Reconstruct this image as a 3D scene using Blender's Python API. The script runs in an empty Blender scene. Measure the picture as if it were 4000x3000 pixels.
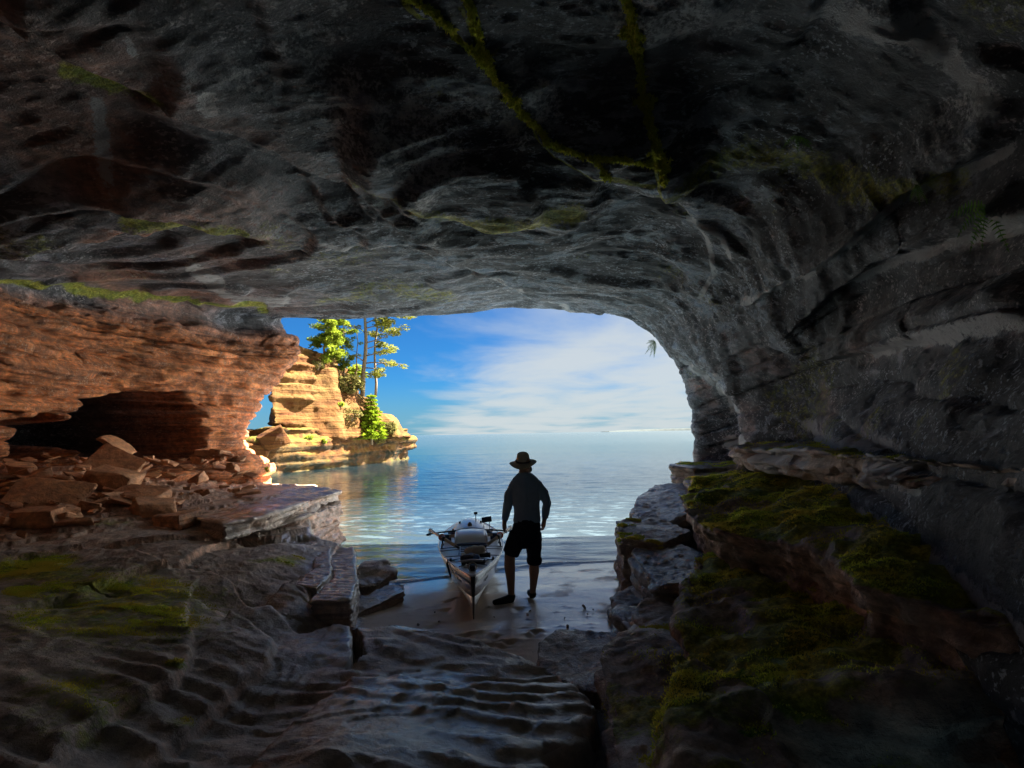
import bpy, bmesh, math, random
import numpy as np
from mathutils import Vector, Matrix
from mathutils.bvhtree import BVHTree

# ---------------------------------------------------------------- camera, sky, sun, exposure
SC = bpy.context.scene
COL = SC.collection
CAMZ = 2.17          # eye height above the lake, metres
FPX = 2100.0         # focal length in pixels of a 4000 px wide picture
ROLL = 0.0193        # the picture leans by about one degree
CX, CY = 2000.0, 1693.0

cam_d = bpy.data.cameras.new('camera')
cam_d.sensor_width = 36.0
cam_d.lens = 36.0 * FPX / 4000.0
cam_d.shift_y = (CY - 1500.0) / 4000.0
cam_d.clip_start = 0.05
cam_d.clip_end = 20000.0
cam = bpy.data.objects.new('camera', cam_d)
COL.objects.link(cam)
ca, sa = math.cos(ROLL), math.sin(ROLL)
cam.matrix_world = Matrix(((ca, sa, 0, 0), (0, 0, -1, 0), (-sa, ca, 0, CAMZ), (0, 0, 0, 1)))
SC.camera = cam

SUN_AZ, SUN_EL = math.radians(75), math.radians(53)     # azimuth clockwise from the view direction (+Y)
sun_dir = Vector((math.sin(SUN_AZ) * math.cos(SUN_EL), math.cos(SUN_AZ) * math.cos(SUN_EL), math.sin(SUN_EL)))
sun_d = bpy.data.lights.new('sun', 'SUN')
sun_d.energy = 5.0
sun_d.angle = math.radians(0.5)
sun_d.color = (1.0, 0.93, 0.80)
sun = bpy.data.objects.new('sun', sun_d)
COL.objects.link(sun)
sun.rotation_euler = (-sun_dir).to_track_quat('-Z', 'Y').to_euler()

world = bpy.data.worlds.new('World')
SC.world = world
world.use_nodes = True
SC.view_settings.view_transform = 'Standard'
SC.view_settings.look = 'None'
SC.view_settings.gamma = 1.0
SC.view_settings.exposure = 3.6
SC.view_settings.use_curve_mapping = False
SC.render.engine = 'CYCLES'
SC.cycles.use_denoising = True
SC.cycles.max_bounces = 6
SC.cycles.diffuse_bounces = 4
SC.cycles.glossy_bounces = 3
SC.cycles.transparent_max_bounces = 12
SC.cycles.use_adaptive_sampling = False
SC.cycles.sample_clamp_indirect = 4.0


class NT:
    """small helper to write node trees"""
    def __init__(self, tree):
        self.t = tree
        tree.nodes.clear()

    def n(self, typ, **kw):
        nd = self.t.nodes.new('ShaderNode' + typ)
        for k, v in kw.items():
            setattr(nd, k, v)
        return nd

    def put(self, sock, v):
        if v is None:
            return
        if isinstance(v, bpy.types.NodeSocket):
            self.t.links.new(v, sock)
        else:
            if sock.type == 'RGBA' and not isinstance(v, (int, float)) and len(v) == 3:
                v = (*v, 1.0)
            sock.default_value = v

    def math(self, op, a, b=0.0, c=None, clamp=False):
        nd = self.n('Math', operation=op, use_clamp=clamp)
        self.put(nd.inputs[0], a)
        self.put(nd.inputs[1], b)
        if c is not None:
            self.put(nd.inputs[2], c)
        return nd.outputs[0]

    def vmath(self, op, a, b=(0, 0, 0)):
        nd = self.n('VectorMath', operation=op)
        self.put(nd.inputs[0], a)
        self.put(nd.inputs[1], b)
        return nd.outputs[0]

    def mix(self, f, a, b, blend='MIX'):
        nd = self.n('Mix', data_type='RGBA', blend_type=blend)
        self.put(nd.inputs[0], f)
        self.put(nd.inputs[6], a)
        self.put(nd.inputs[7], b)
        return nd.outputs[2]

    def mixf(self, f, a, b):
        nd = self.n('Mix', data_type='FLOAT')
        self.put(nd.inputs[0], f)
        self.put(nd.inputs[2], a)
        self.put(nd.inputs[3], b)
        return nd.outputs[0]

    def step(self, v, lo, hi, a=0.0, b=1.0):
        nd = self.n('MapRange', interpolation_type='SMOOTHSTEP', clamp=True)
        self.put(nd.inputs[0], v)
        for i, x in zip((1, 2, 3, 4), (lo, hi, a, b)):
            nd.inputs[i].default_value = x
        return nd.outputs[0]

    def noise(self, vec, scale, detail=4.0, rough=0.55, dist=0.0, out=0):
        nd = self.n('TexNoise')
        self.put(nd.inputs['Vector'], vec)
        nd.inputs['Scale'].default_value = scale
        nd.inputs['Detail'].default_value = detail
        nd.inputs['Roughness'].default_value = rough
        nd.inputs['Distortion'].default_value = dist
        return nd.outputs[out]

    def voronoi(self, vec, scale, feature='F1'):
        nd = self.n('TexVoronoi', feature=feature)
        self.put(nd.inputs['Vector'], vec)
        nd.inputs['Scale'].default_value = scale
        return nd.outputs[0]

    def attr(self, name):
        return self.n('Attribute', attribute_name=name).outputs['Fac']

    def bump(self, h, strength, dist, prev=None):
        nd = self.n('Bump')
        nd.inputs['Strength'].default_value = strength
        nd.inputs['Distance'].default_value = dist
        self.put(nd.inputs['Height'], h)
        if prev is not None:
            self.put(nd.inputs['Normal'], prev)
        return nd.outputs[0]


def build_sky():
    t = NT(world.node_tree)
    sky = t.n('TexSky', sky_type='NISHITA')
    sky.sun_disc = False
    sky.sun_elevation = SUN_EL
    sky.sun_rotation = SUN_AZ
    sky.altitude = 200.0
    sky.air_density = 1.0
    sky.dust_density = 0.15
    sky.ozone_density = 4.0
    d = t.n('TexCoord').outputs['Generated']
    sep = t.n('SeparateXYZ')
    t.put(sep.inputs[0], d)
    x, y, z = sep.outputs
    zz = t.math('ADD', t.math('MAXIMUM', z, 0.0), 0.055)
    px = t.math('DIVIDE', x, zz)
    py = t.math('DIVIDE', y, zz)
    comb = t.n('CombineXYZ')
    t.put(comb.inputs[0], px)
    t.put(comb.inputs[1], py)
    p = comb.outputs[0]
    # thin sheets of cloud drawn out across the view, denser towards the right and towards the horizon
    wisp = t.noise(t.vmath('MULTIPLY', p, (0.75, 0.55, 1.0)), 0.95, 8.0, 0.56, 0.35)
    sheet = t.noise(t.vmath('MULTIPLY', p, (0.35, 0.55, 1.0)), 0.55, 3.0, 0.5)
    bank = t.math('ADD', t.math('MULTIPLY', px, 0.38), t.math('MULTIPLY', py, 0.080))
    cov = t.math('ADD', t.math('ADD', t.math('MULTIPLY', wisp, 1.25), t.math('MULTIPLY', sheet, 0.55)),
                 t.math('MINIMUM', t.math('MAXIMUM', bank, -0.35), 0.62))
    cl = t.step(cov, 0.98, 1.62)
    low = t.step(z, 0.0, 0.11, 1.0, 0.0)                 # haze belt above the lake
    deep = t.n('Gamma')
    t.put(deep.inputs[0], t.mix(1.0, sky.outputs[0], (0.098, 0.098, 0.098), 'MULTIPLY'))
    deep.inputs[1].default_value = 1.0
    clear = t.mix(1.0, deep.outputs[0], SKY_TINT, 'MULTIPLY')
    air = t.mix(t.math('MULTIPLY', low, 0.75), clear, (0.105, 0.215, 0.285))
    dt = t.n('VectorMath', operation='DOT_PRODUCT')          # clouds towards the sun, out of view, boosted to brighten the cave
    t.put(dt.inputs[0], d)
    dt.inputs[1].default_value = tuple(sun_dir)
    white = t.mix(t.step(dt.outputs['Value'], 0.45, 1.0), (0.33, 0.355, 0.36), (3.2, 3.1, 2.9))
    col = t.mix(t.math('MULTIPLY', cl, 0.88), air, white)
    bg = t.n('Background')
    t.put(bg.inputs[0], col)
    bg.inputs[1].default_value = SKY_STRENGTH
    out = t.n('OutputWorld')
    t.put(out.inputs[0], bg.outputs[0])


SKY_TINT = (0.105, 0.37, 0.64)
SKY_STRENGTH = 0.168
build_sky()


# ---------------------------------------------------------------- helpers
def at(px, py, Y):
    """world point seen at a pixel of the 4000x3000 picture, Y metres away"""
    u, v = (px - CX) / FPX, (CY - py) / FPX
    return np.array([(u * ca + v * sa) * Y, Y, CAMZ + (-u * sa + v * ca) * Y])


def atz(px, py, z):
    """world point on the level z below a pixel"""
    u, v = (px - CX) / FPX, (CY - py) / FPX
    vv = -u * sa + v * ca
    Y = (z - CAMZ) / vv
    return at(px, py, Y)


def proj(P):
    """pixel of world points (N,3)"""
    Y = np.maximum(P[:, 1], 0.05)
    U, W = P[:, 0] / Y, (P[:, 2] - CAMZ) / Y
    u = U * ca - W * sa
    v = U * sa + W * ca
    px = CX + u * FPX
    py = CY - v * FPX
    bad = P[:, 1] < 0.3
    px = np.where(bad, -9999, px)
    return px, py


def _hash(ix, iy, iz, seed):
    h = (ix.astype(np.uint32) * np.uint32(374761393) + iy.astype(np.uint32) * np.uint32(668265263)
         + iz.astype(np.uint32) * np.uint32(2147483647) + np.uint32((seed * 974711 + 12345) & 0xffffffff))
    h = (h ^ (h >> np.uint32(13))) * np.uint32(1274126177)
    h = (h ^ (h >> np.uint32(16))) * np.uint32(2246822519)
    h = h ^ (h >> np.uint32(15))
    return h.astype(np.float64) / 2147483648.0 - 1.0


def vnoise(P, seed=0):
    P = np.asarray(P, dtype=np.float64)
    I = np.floor(P).astype(np.int64)
    f = P - I
    f = f * f * f * (f * (f * 6 - 15) + 10)
    r = 0
    for dx in (0, 1):
        wx = f[:, 0] if dx else 1 - f[:, 0]
        for dy in (0, 1):
            wy = f[:, 1] if dy else 1 - f[:, 1]
            for dz in (0, 1):
                wz = f[:, 2] if dz else 1 - f[:, 2]
                r = r + wx * wy * wz * _hash(I[:, 0] + dx, I[:, 1] + dy, I[:, 2] + dz, seed)
    return r


def fbm(P, octaves=4, seed=0, gain=0.5, lac=2.03):
    P = np.asarray(P, dtype=np.float64)
    a, s, r = 1.0, 0.0, 0
    for o in range(octaves):
        r = r + a * vnoise(P + 17.3 * o, seed + o)
        s += a
        a *= gain
        P = P * lac
    return r / s


def sstep(x, a, b):
    t = np.clip((x - a) / (b - a), 0, 1)
    return t * t * (3 - 2 * t)


def poly_dist(px, py, pts):
    """distance of points to a polyline, and the signed side (positive to the left of travel)"""
    best = np.full(px.shape, 1e9)
    side = np.zeros(px.shape)
    for (x0, y0), (x1, y1) in zip(pts[:-1], pts[1:]):
        dx, dy = x1 - x0, y1 - y0
        L2 = dx * dx + dy * dy + 1e-12
        t = np.clip(((px - x0) * dx + (py - y0) * dy) / L2, 0, 1)
        ex, ey = px - (x0 + t * dx), py - (y0 + t * dy)
        d = np.hypot(ex, ey)
        s = np.sign(dx * ey - dy * ex)
        m = d < best
        best = np.where(m, d, best)
        side = np.where(m, s, side)
    return best, side


def in_poly(px, py, pts):
    ins = np.zeros(px.shape, bool)
    n = len(pts)
    for i in range(n):
        x0, y0 = pts[i]
        x1, y1 = pts[(i + 1) % n]
        c = ((y0 > py) != (y1 > py)) & (px < (x1 - x0) * (py - y0) / (y1 - y0 + 1e-12) + x0)
        ins ^= c
    return ins


def np_mesh(name, V, F, smooth=True):
    """mesh from arrays; F is (M,4) quads or (M,3) triangles"""
    me = bpy.data.meshes.new(name)
    V = np.asarray(V, dtype=np.float32)
    F = np.asarray(F, dtype=np.int32)
    k = F.shape[1]
    me.vertices.add(len(V))
    me.vertices.foreach_set('co', V.ravel())
    me.loops.add(F.size)
    me.loops.foreach_set('vertex_index', F.ravel())
    me.polygons.add(len(F))
    me.polygons.foreach_set('loop_start', np.arange(0, F.size, k, dtype=np.int32))
    if smooth:
        me.polygons.foreach_set('use_smooth', np.ones(len(F), bool))
    me.update(calc_edges=True)
    return me


def set_attr(me, name, vals):
    a = me.attributes.new(name, 'FLOAT', 'POINT')
    a.data.foreach_set('value', np.asarray(vals, dtype=np.float32))


def normals(me):
    n = np.empty(len(me.vertices) * 3, np.float32)
    me.vertices.foreach_get('normal', n)
    return n.reshape(-1, 3).astype(np.float64)


def coords(me):
    n = np.empty(len(me.vertices) * 3, np.float32)
    me.vertices.foreach_get('co', n)
    return n.reshape(-1, 3).astype(np.float64)


def link(name, me, mat=None, parent=None):
    o = bpy.data.objects.new(name, me)
    COL.objects.link(o)
    if mat is not None and me is not None:
        if len(me.materials) == 0:
            me.materials.append(mat)
    if parent is not None:
        o.parent = parent
    return o


def empty(name, loc, rz=0.0):
    o = bpy.data.objects.new(name, None)
    o.location = loc
    o.rotation_euler = (0, 0, rz)
    o.empty_display_size = 0.1
    COL.objects.link(o)
    return o


def tag(o, label=None, cat=None, group=None, kind=None):
    if label:
        o['label'] = label
    if cat:
        o['category'] = cat
    if group:
        o['group'] = group
    if kind:
        o['kind'] = kind
    return o


def grid_faces(nr, nc):
    i = np.arange((nr - 1) * (nc - 1))
    r, c = i // (nc - 1), i % (nc - 1)
    a = r * nc + c
    return np.stack([a, a + 1, a + nc + 1, a + nc], 1)


class MB:
    """collects simple closed shapes into one mesh"""
    def __init__(self):
        self.v, self.f = [], []

    def add(self, v, f):
        k = len(self.v)
        self.v += [tuple(map(float, p)) for p in v]
        self.f += [tuple(i + k for i in q) for q in f]
        return self

    def box(self, c, s, R=None):
        c = Vector(c)
        out = []
        for dx, dy, dz in ((-1, -1, -1), (1, -1, -1), (1, 1, -1), (-1, 1, -1), (-1, -1, 1), (1, -1, 1), (1, 1, 1), (-1, 1, 1)):
            p = Vector((dx * s[0] / 2, dy * s[1] / 2, dz * s[2] / 2))
            if R is not None:
                p = R @ p
            out.append(c + p)
        return self.add(out, [(0, 3, 2, 1), (4, 5, 6, 7), (0, 1, 5, 4), (1, 2, 6, 5), (2, 3, 7, 6), (3, 0, 4, 7)])

    def tube(self, pts, rad, n=8, closed=False):
        pts = [Vector(p) for p in pts]
        m = len(pts)
        rad = rad if hasattr(rad, '__len__') else [rad] * m
        v, f = [], []
        prev = None
        for i, p in enumerate(pts):
            a = pts[(i - 1) % m] if (i > 0 or closed) else p
            b = pts[(i + 1) % m] if (i < m - 1 or closed) else p
            d = (b - a).normalized()
            if prev is None:
                u = d.orthogonal().normalized()
            else:
                u = (prev - d * prev.dot(d)).normalized()
            prev = u
            w = d.cross(u)
            for k in range(n):
                t = 2 * math.pi * k / n
                v.append(p + (u * math.cos(t) + w * math.sin(t)) * rad[i])
        rng = range(m) if closed else range(m - 1)
        for i in rng:
            j = (i + 1) % m
            for k in range(n):
                l = (k + 1) % n
                f.append((i * n + k, i * n + l, j * n + l, j * n + k))
        if not closed:
            f.append(tuple(reversed(range(n))))
            f.append(tuple(range((m - 1) * n, m * n)))
        return self.add(v, f)

    def prism(self, top, bot):
        n = len(top)
        return self.add(list(top) + list(bot), [tuple(range(n)), tuple(reversed(range(n, 2 * n)))]
                        + [(i, i + n, (i + 1) % n + n, (i + 1) % n) for i in range(n)])

    def sphere(self, c, r, nu=12, nv=8):
        r = r if hasattr(r, '__len__') else (r, r, r)
        v = [(c[0], c[1], c[2] + r[2])]
        for j in range(1, nv):
            ph = math.pi * j / nv
            for i in range(nu):
                th = 2 * math.pi * i / nu
                v.append((c[0] + r[0] * math.sin(ph) * math.cos(th), c[1] + r[1] * math.sin(ph) * math.sin(th), c[2] + r[2] * math.cos(ph)))
        v.append((c[0], c[1], c[2] - r[2]))
        f = [(0, 1 + i, 1 + (i + 1) % nu) for i in range(nu)]
        for j in range(nv - 2):
            for i in range(nu):
                a, b = 1 + j * nu + i, 1 + j * nu + (i + 1) % nu
                f.append((a, a + nu, b + nu, b))
        k = 1 + (nv - 2) * nu
        f += [(k + (i + 1) % nu, k + i, len(v) - 1) for i in range(nu)]
        return self.add(v, f)

    def mesh(self, name, smooth=False):
        me = bpy.data.meshes.new(name)
        me.from_pydata(self.v, [], self.f)
        if smooth:
            me.polygons.foreach_set('use_smooth', [True] * len(me.polygons))
        me.update()
        return me

    def build(self, name, mat, parent=None, smooth=False, bevel=0.0):
        o = link(name, self.mesh(name, smooth), mat, parent)
        if bevel:
            b = o.modifiers.new('bevel', 'BEVEL')
            b.width = bevel
            b.segments = 2
            b.limit_method = 'ANGLE'
        return o


def remesh(mb, voxel, smooth_it=4, factor=0.5):
    """voxel-remesh overlapping blocks into one closed skin; returns arrays"""
    me = mb.mesh('tmp')
    o = bpy.data.objects.new('tmp', me)
    COL.objects.link(o)
    bm = bmesh.new()
    bm.from_mesh(me)
    bmesh.ops.recalc_face_normals(bm, faces=bm.faces)
    bm.to_mesh(me)
    bm.free()
    m = o.modifiers.new('r', 'REMESH')
    m.mode = 'VOXEL'
    m.voxel_size = voxel
    s = o.modifiers.new('s', 'SMOOTH')
    s.factor = factor
    s.iterations = smooth_it
    dg = bpy.context.evaluated_depsgraph_get()
    ev = o.evaluated_get(dg).to_mesh()
    V = coords(ev)
    nl = len(ev.loops)
    L = np.empty(nl, np.int32)
    ev.loops.foreach_get('vertex_index', L)
    F = L.reshape(-1, 4) if nl == 4 * len(ev.polygons) else None
    if F is None:
        F = np.array([tuple(p.vertices) if len(p.vertices) == 4 else (*p.vertices, p.vertices[-1]) for p in ev.polygons], np.int32)
    bpy.data.objects.remove(o)
    bpy.data.meshes.remove(me)
    return V, F


def bed_disp(P, amp, thick=0.16, seed=3, along=1.3, tilt=(0.0, 0.0), groove=0.5):
    """in-and-out steps of level rock beds: each bed stands proud by its own amount, broken into blocks along it"""
    z = P[:, 2] + tilt[0] * P[:, 0] + tilt[1] * P[:, 1] + 0.05 * fbm(P * 0.9, 2, seed + 40)
    b = z / thick + 0.5 * vnoise(np.stack([z * 0.9, z * 0, z * 0], 1), seed + 5)
    i = np.floor(b)
    fr = b - i
    zero = np.zeros_like(i)
    h = _hash(i.astype(np.int64) + 500, zero.astype(np.int64), zero.astype(np.int64), seed)
    w = vnoise(np.stack([P[:, 0] * along, P[:, 1] * along, i * 7.7], 1), seed + 9)
    w2 = vnoise(np.stack([P[:, 0] * along * 3, P[:, 1] * along * 3, i * 3.1], 1), seed + 19)
    edge = np.minimum(fr, 1 - fr)
    g = np.exp(-(edge / 0.10) ** 2)
    return amp * (0.55 * h + 0.6 * w + 0.25 * w2 - groove * g)


# ---------------------------------------------------------------- rock, sand and water materials
def mat_new(name):
    m = bpy.data.materials.new(name)
    m.use_nodes = True
    return m, NT(m.node_tree)


def finish(t, bsdf):
    o = t.n('OutputMaterial')
    t.put(o.inputs[0], bsdf)


def principled(t, color, rough=0.6, metal=0.0, normal=None, spec=0.5):
    b = t.n('BsdfPrincipled')
    t.put(b.inputs['Base Color'], color)
    t.put(b.inputs['Roughness'], rough)
    t.put(b.inputs['Metallic'], metal)
    t.put(b.inputs['Specular IOR Level'], spec)
    if normal is not None:
        t.put(b.inputs['Normal'], normal)
    return b.outputs[0]


def plain(name, color, rough=0.6, metal=0.0, vary=0.25, scale=9.0, spec=0.5, bump=0.0):
    m, t = mat_new(name)
    co = t.n('TexCoord').outputs['Object']
    n = t.noise(co, scale, 5.0, 0.6)
    dark = tuple(c * (1 - vary) for c in color)
    lite = tuple(min(1.0, c * (1 + vary)) for c in color)
    nm = t.bump(t.noise(co, scale * 4, 3.0), bump, 0.01) if bump else None
    r = t.math('ADD', t.math('MULTIPLY', t.noise(co, scale * 2.3, 3.0), 0.2), rough - 0.1)
    finish(t, principled(t, t.mix(n, dark, lite), r, metal, nm, spec))
    return m


def rock_mat(name, dark, light, red=(0.30, 0.115, 0.05), dry=0.72, wetr=0.26, bump=1.0, stripe=0.5, fine=1.0, streak=0.0, film=0.0, shade_col=(0.045, 0.040, 0.038), wetsmooth=1.0):
    """sandstone; point attributes moss, wet, pale and red say where those lie"""
    m, t = mat_new(name)
    geo = t.n('NewGeometry')
    P = geo.outputs['Position']
    n1 = t.noise(P, 1.7, 6.0, 0.62)
    n2 = t.noise(P, 9.0, 6.0, 0.66)
    st = t.noise(t.vmath('MULTIPLY', P, (0.7, 0.7, 16.0)), 1.0, 5.0, 0.62, 0.4)
    base = t.mix(t.step(n1, 0.30, 0.70), dark, light)
    a_red, a_moss, a_wet, a_pale = (t.attr(k) for k in ('red', 'moss', 'wet', 'pale'))
    redc = t.mix(t.step(t.mixf(0.5, n2, st), 0.30, 0.70), tuple(c * 0.36 for c in red), red)
    redc = t.mix(t.step(n1, 0.48, 0.75), redc, (red[0] * 1.25, red[1] * 1.45, red[2] * 1.6))
    base = t.mix(t.math('MULTIPLY', a_red, t.step(t.math('ADD', a_red, t.math('MULTIPLY', n1, 0.9)), 0.55, 1.1), clamp=True), base, redc)
    base = t.mix(stripe, base, t.mix(t.step(st, 0.35, 0.65), tuple(c * 0.5 for c in (1, 1, 1)), (1.35, 1.25, 1.15)), 'MULTIPLY')
    base = t.mix(0.75, base, t.mix(t.step(n2, 0.30, 0.68), (0.50, 0.50, 0.52), (1.35, 1.30, 1.25)), 'MULTIPLY')
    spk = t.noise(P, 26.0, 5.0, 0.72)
    if film:
        fs = t.noise(t.vmath('MULTIPLY', P, (0.45, 1.0, 1.5)), 3.4 if streak else 9.0, 9.0, 0.72, 0.5)
        fm = t.step(t.math('ADD', fs, t.math('MULTIPLY', t.math('SUBTRACT', n1, 0.5), 0.35)), 0.60 if streak else 0.57, 0.50 if streak else 0.47)
        fm = t.math('MULTIPLY', fm, t.math('SUBTRACT', 1.0, t.math('MULTIPLY', a_red, 0.9)))
        a_shade = t.math('MULTIPLY', t.attr('dark'), t.step(t.noise(P, 2.3, 7.0, 0.68), 0.30, 0.52))      # painted shade: blackens near roof, right wall and hollow
        fm = t.math('MAXIMUM', fm, a_shade)
        base = t.mix(t.math('MULTIPLY', fm, film), base, shade_col)  # near-black mottle puts the contrast of grazing light into the rock colour
        if streak:                                        # pale specks on the dark roof: mineral grains and painted wet glints
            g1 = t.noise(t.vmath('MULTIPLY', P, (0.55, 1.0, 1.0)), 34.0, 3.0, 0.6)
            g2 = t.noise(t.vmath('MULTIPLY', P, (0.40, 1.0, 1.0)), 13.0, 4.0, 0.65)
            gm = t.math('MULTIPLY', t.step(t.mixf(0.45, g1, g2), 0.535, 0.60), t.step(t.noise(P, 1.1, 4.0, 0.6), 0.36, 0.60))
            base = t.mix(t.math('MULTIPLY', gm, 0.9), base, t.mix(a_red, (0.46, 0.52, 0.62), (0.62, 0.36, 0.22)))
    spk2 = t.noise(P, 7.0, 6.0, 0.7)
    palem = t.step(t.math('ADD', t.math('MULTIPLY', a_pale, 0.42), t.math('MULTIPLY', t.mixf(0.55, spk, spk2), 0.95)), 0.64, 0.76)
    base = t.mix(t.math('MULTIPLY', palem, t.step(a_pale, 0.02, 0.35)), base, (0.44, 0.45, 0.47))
    mo = t.noise(P, 11.0, 6.0, 0.72)
    mossm = t.step(t.math('ADD', t.math('MULTIPLY', a_moss, 0.62), t.math('MULTIPLY', mo, 0.62)), 0.50, 0.74)
    mossm = t.math('MULTIPLY', mossm, t.step(a_moss, 0.02, 0.3))
    mc = t.mix(t.step(t.noise(P, 5.0, 5.0, 0.65), 0.34, 0.66), (0.30, 0.40, 0.04), (0.70, 0.66, 0.07))
    mc = t.mix(t.step(spk, 0.42, 0.66), t.mix(0.55, mc, (0.05, 0.06, 0.012)), mc)
    col = t.mix(mossm, base, mc)
    wetm = t.math('MULTIPLY', t.math('MULTIPLY', a_wet, t.step(t.mixf(0.4, n1, n2), 0.26, 0.52)), t.math('SUBTRACT', 1.0, mossm), clamp=True)
    if streak:
        wetm = t.math('MULTIPLY', wetm, t.math('SUBTRACT', 1.0, t.math('MULTIPLY', fm, 0.88)))      # the painted black mottle is dull, only bare rock shines
    rough = t.mixf(wetm, dry, wetr)
    col = t.mix(t.math('MULTIPLY', wetm, 0.35), col, t.mix(1.0, col, (0.45, 0.45, 0.48), 'MULTIPLY'))
    if streak:
        h0 = t.noise(t.vmath('MULTIPLY', P, (1.6, 5.5, 8.0)), 2.2 * fine, 9.0, 0.70, 0.5)
    else:
        h0 = t.noise(P, 14.0 * fine, 7.0, 0.68)
    h1 = t.math('ADD', t.math('MULTIPLY', h0, 1.0), t.math('MULTIPLY', t.noise(P, 46.0 * fine, 4.0, 0.7), 0.35))
    h1 = t.math('ADD', h1, t.math('MULTIPLY', st, 0.45))
    h1 = t.math('ADD', h1, t.math('MULTIPLY', t.math('MULTIPLY', mossm, mo), 0.8))
    nm = t.bump(h1, 0.95 * bump, 0.13 if streak else 0.055)
    if wetsmooth < 1:
        t.put(nm.node.inputs['Strength'], t.mixf(wetm, 0.95 * bump, 0.95 * bump * wetsmooth))
    b = t.n('BsdfPrincipled')
    t.put(b.inputs['Base Color'], col)
    t.put(b.inputs['Roughness'], rough)
    t.put(b.inputs['Normal'], nm)
    t.put(b.inputs['Specular IOR Level'], t.mixf(wetm, 0.3, 1.0))
    b.inputs['IOR'].default_value = 1.75
    finish(t, b.outputs[0])
    return m


M_SHELL = rock_mat('cave_sandstone', (0.11, 0.13, 0.18), (0.34, 0.40, 0.52), red=(0.80, 0.275, 0.085), wetr=0.22, bump=1.0, streak=1.0, film=0.93, shade_col=(0.018, 0.020, 0.024))
M_SLAB = rock_mat('slab_sandstone', (0.36, 0.29, 0.24), (0.62, 0.52, 0.43), red=(0.70, 0.40, 0.26), wetr=0.09, bump=0.7, stripe=0.15, film=0.12, wetsmooth=0.4)
M_LEDGE = rock_mat('ledge_sandstone', (0.34, 0.27, 0.22), (0.60, 0.49, 0.40), red=(0.62, 0.38, 0.27), wetr=0.15, bump=1.0, stripe=0.3, film=0.3)
M_RUBBLE = rock_mat('rubble_sandstone', (0.44, 0.20, 0.095), (0.68, 0.37, 0.19), red=(0.66, 0.31, 0.145), bump=0.6, stripe=0.2)


def sand_mat():
    m, t = mat_new('beach_sand')
    P = t.n('NewGeometry').outputs['Position']
    sep = t.n('SeparateXYZ')
    t.put(sep.inputs[0], P)
    n = t.noise(P, 2.1, 5.0, 0.6)
    g = t.noise(P, 260.0, 2.0, 0.7)
    col = t.mix(n, (0.58, 0.45, 0.345), (0.76, 0.62, 0.49))
    col = t.mix(0.35, col, t.mix(g, (0.5, 0.5, 0.5), (1.4, 1.4, 1.4)), 'MULTIPLY')
    bits = t.step(t.noise(P, 17.0, 3.0, 0.8), 0.66, 0.72)
    col = t.mix(t.math('MULTIPLY', bits, 0.7), col, (0.05, 0.035, 0.03))
    wet = t.math('MULTIPLY', t.attr('wet'), t.step(t.noise(P, 1.3, 4.0, 0.55), 0.30, 0.50))
    col = t.mix(t.math('MULTIPLY', wet, 0.35), col, t.mix(1.0, col, (0.45, 0.45, 0.47), 'MULTIPLY'))
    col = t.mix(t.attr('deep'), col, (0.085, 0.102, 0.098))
    h = t.math('ADD', t.math('MULTIPLY', g, 0.12), t.noise(P, 12.0, 4.0, 0.6))
    nm = t.bump(h, t_strength(0.30), 0.012)
    rough = t.mixf(wet, 0.62, 0.05)
    finish(t, principled(t, col, rough, 0.0, nm, t.mixf(wet, 0.3, 1.0)))
    return m


def t_strength(x):
    return x


M_SAND = sand_mat()


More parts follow.
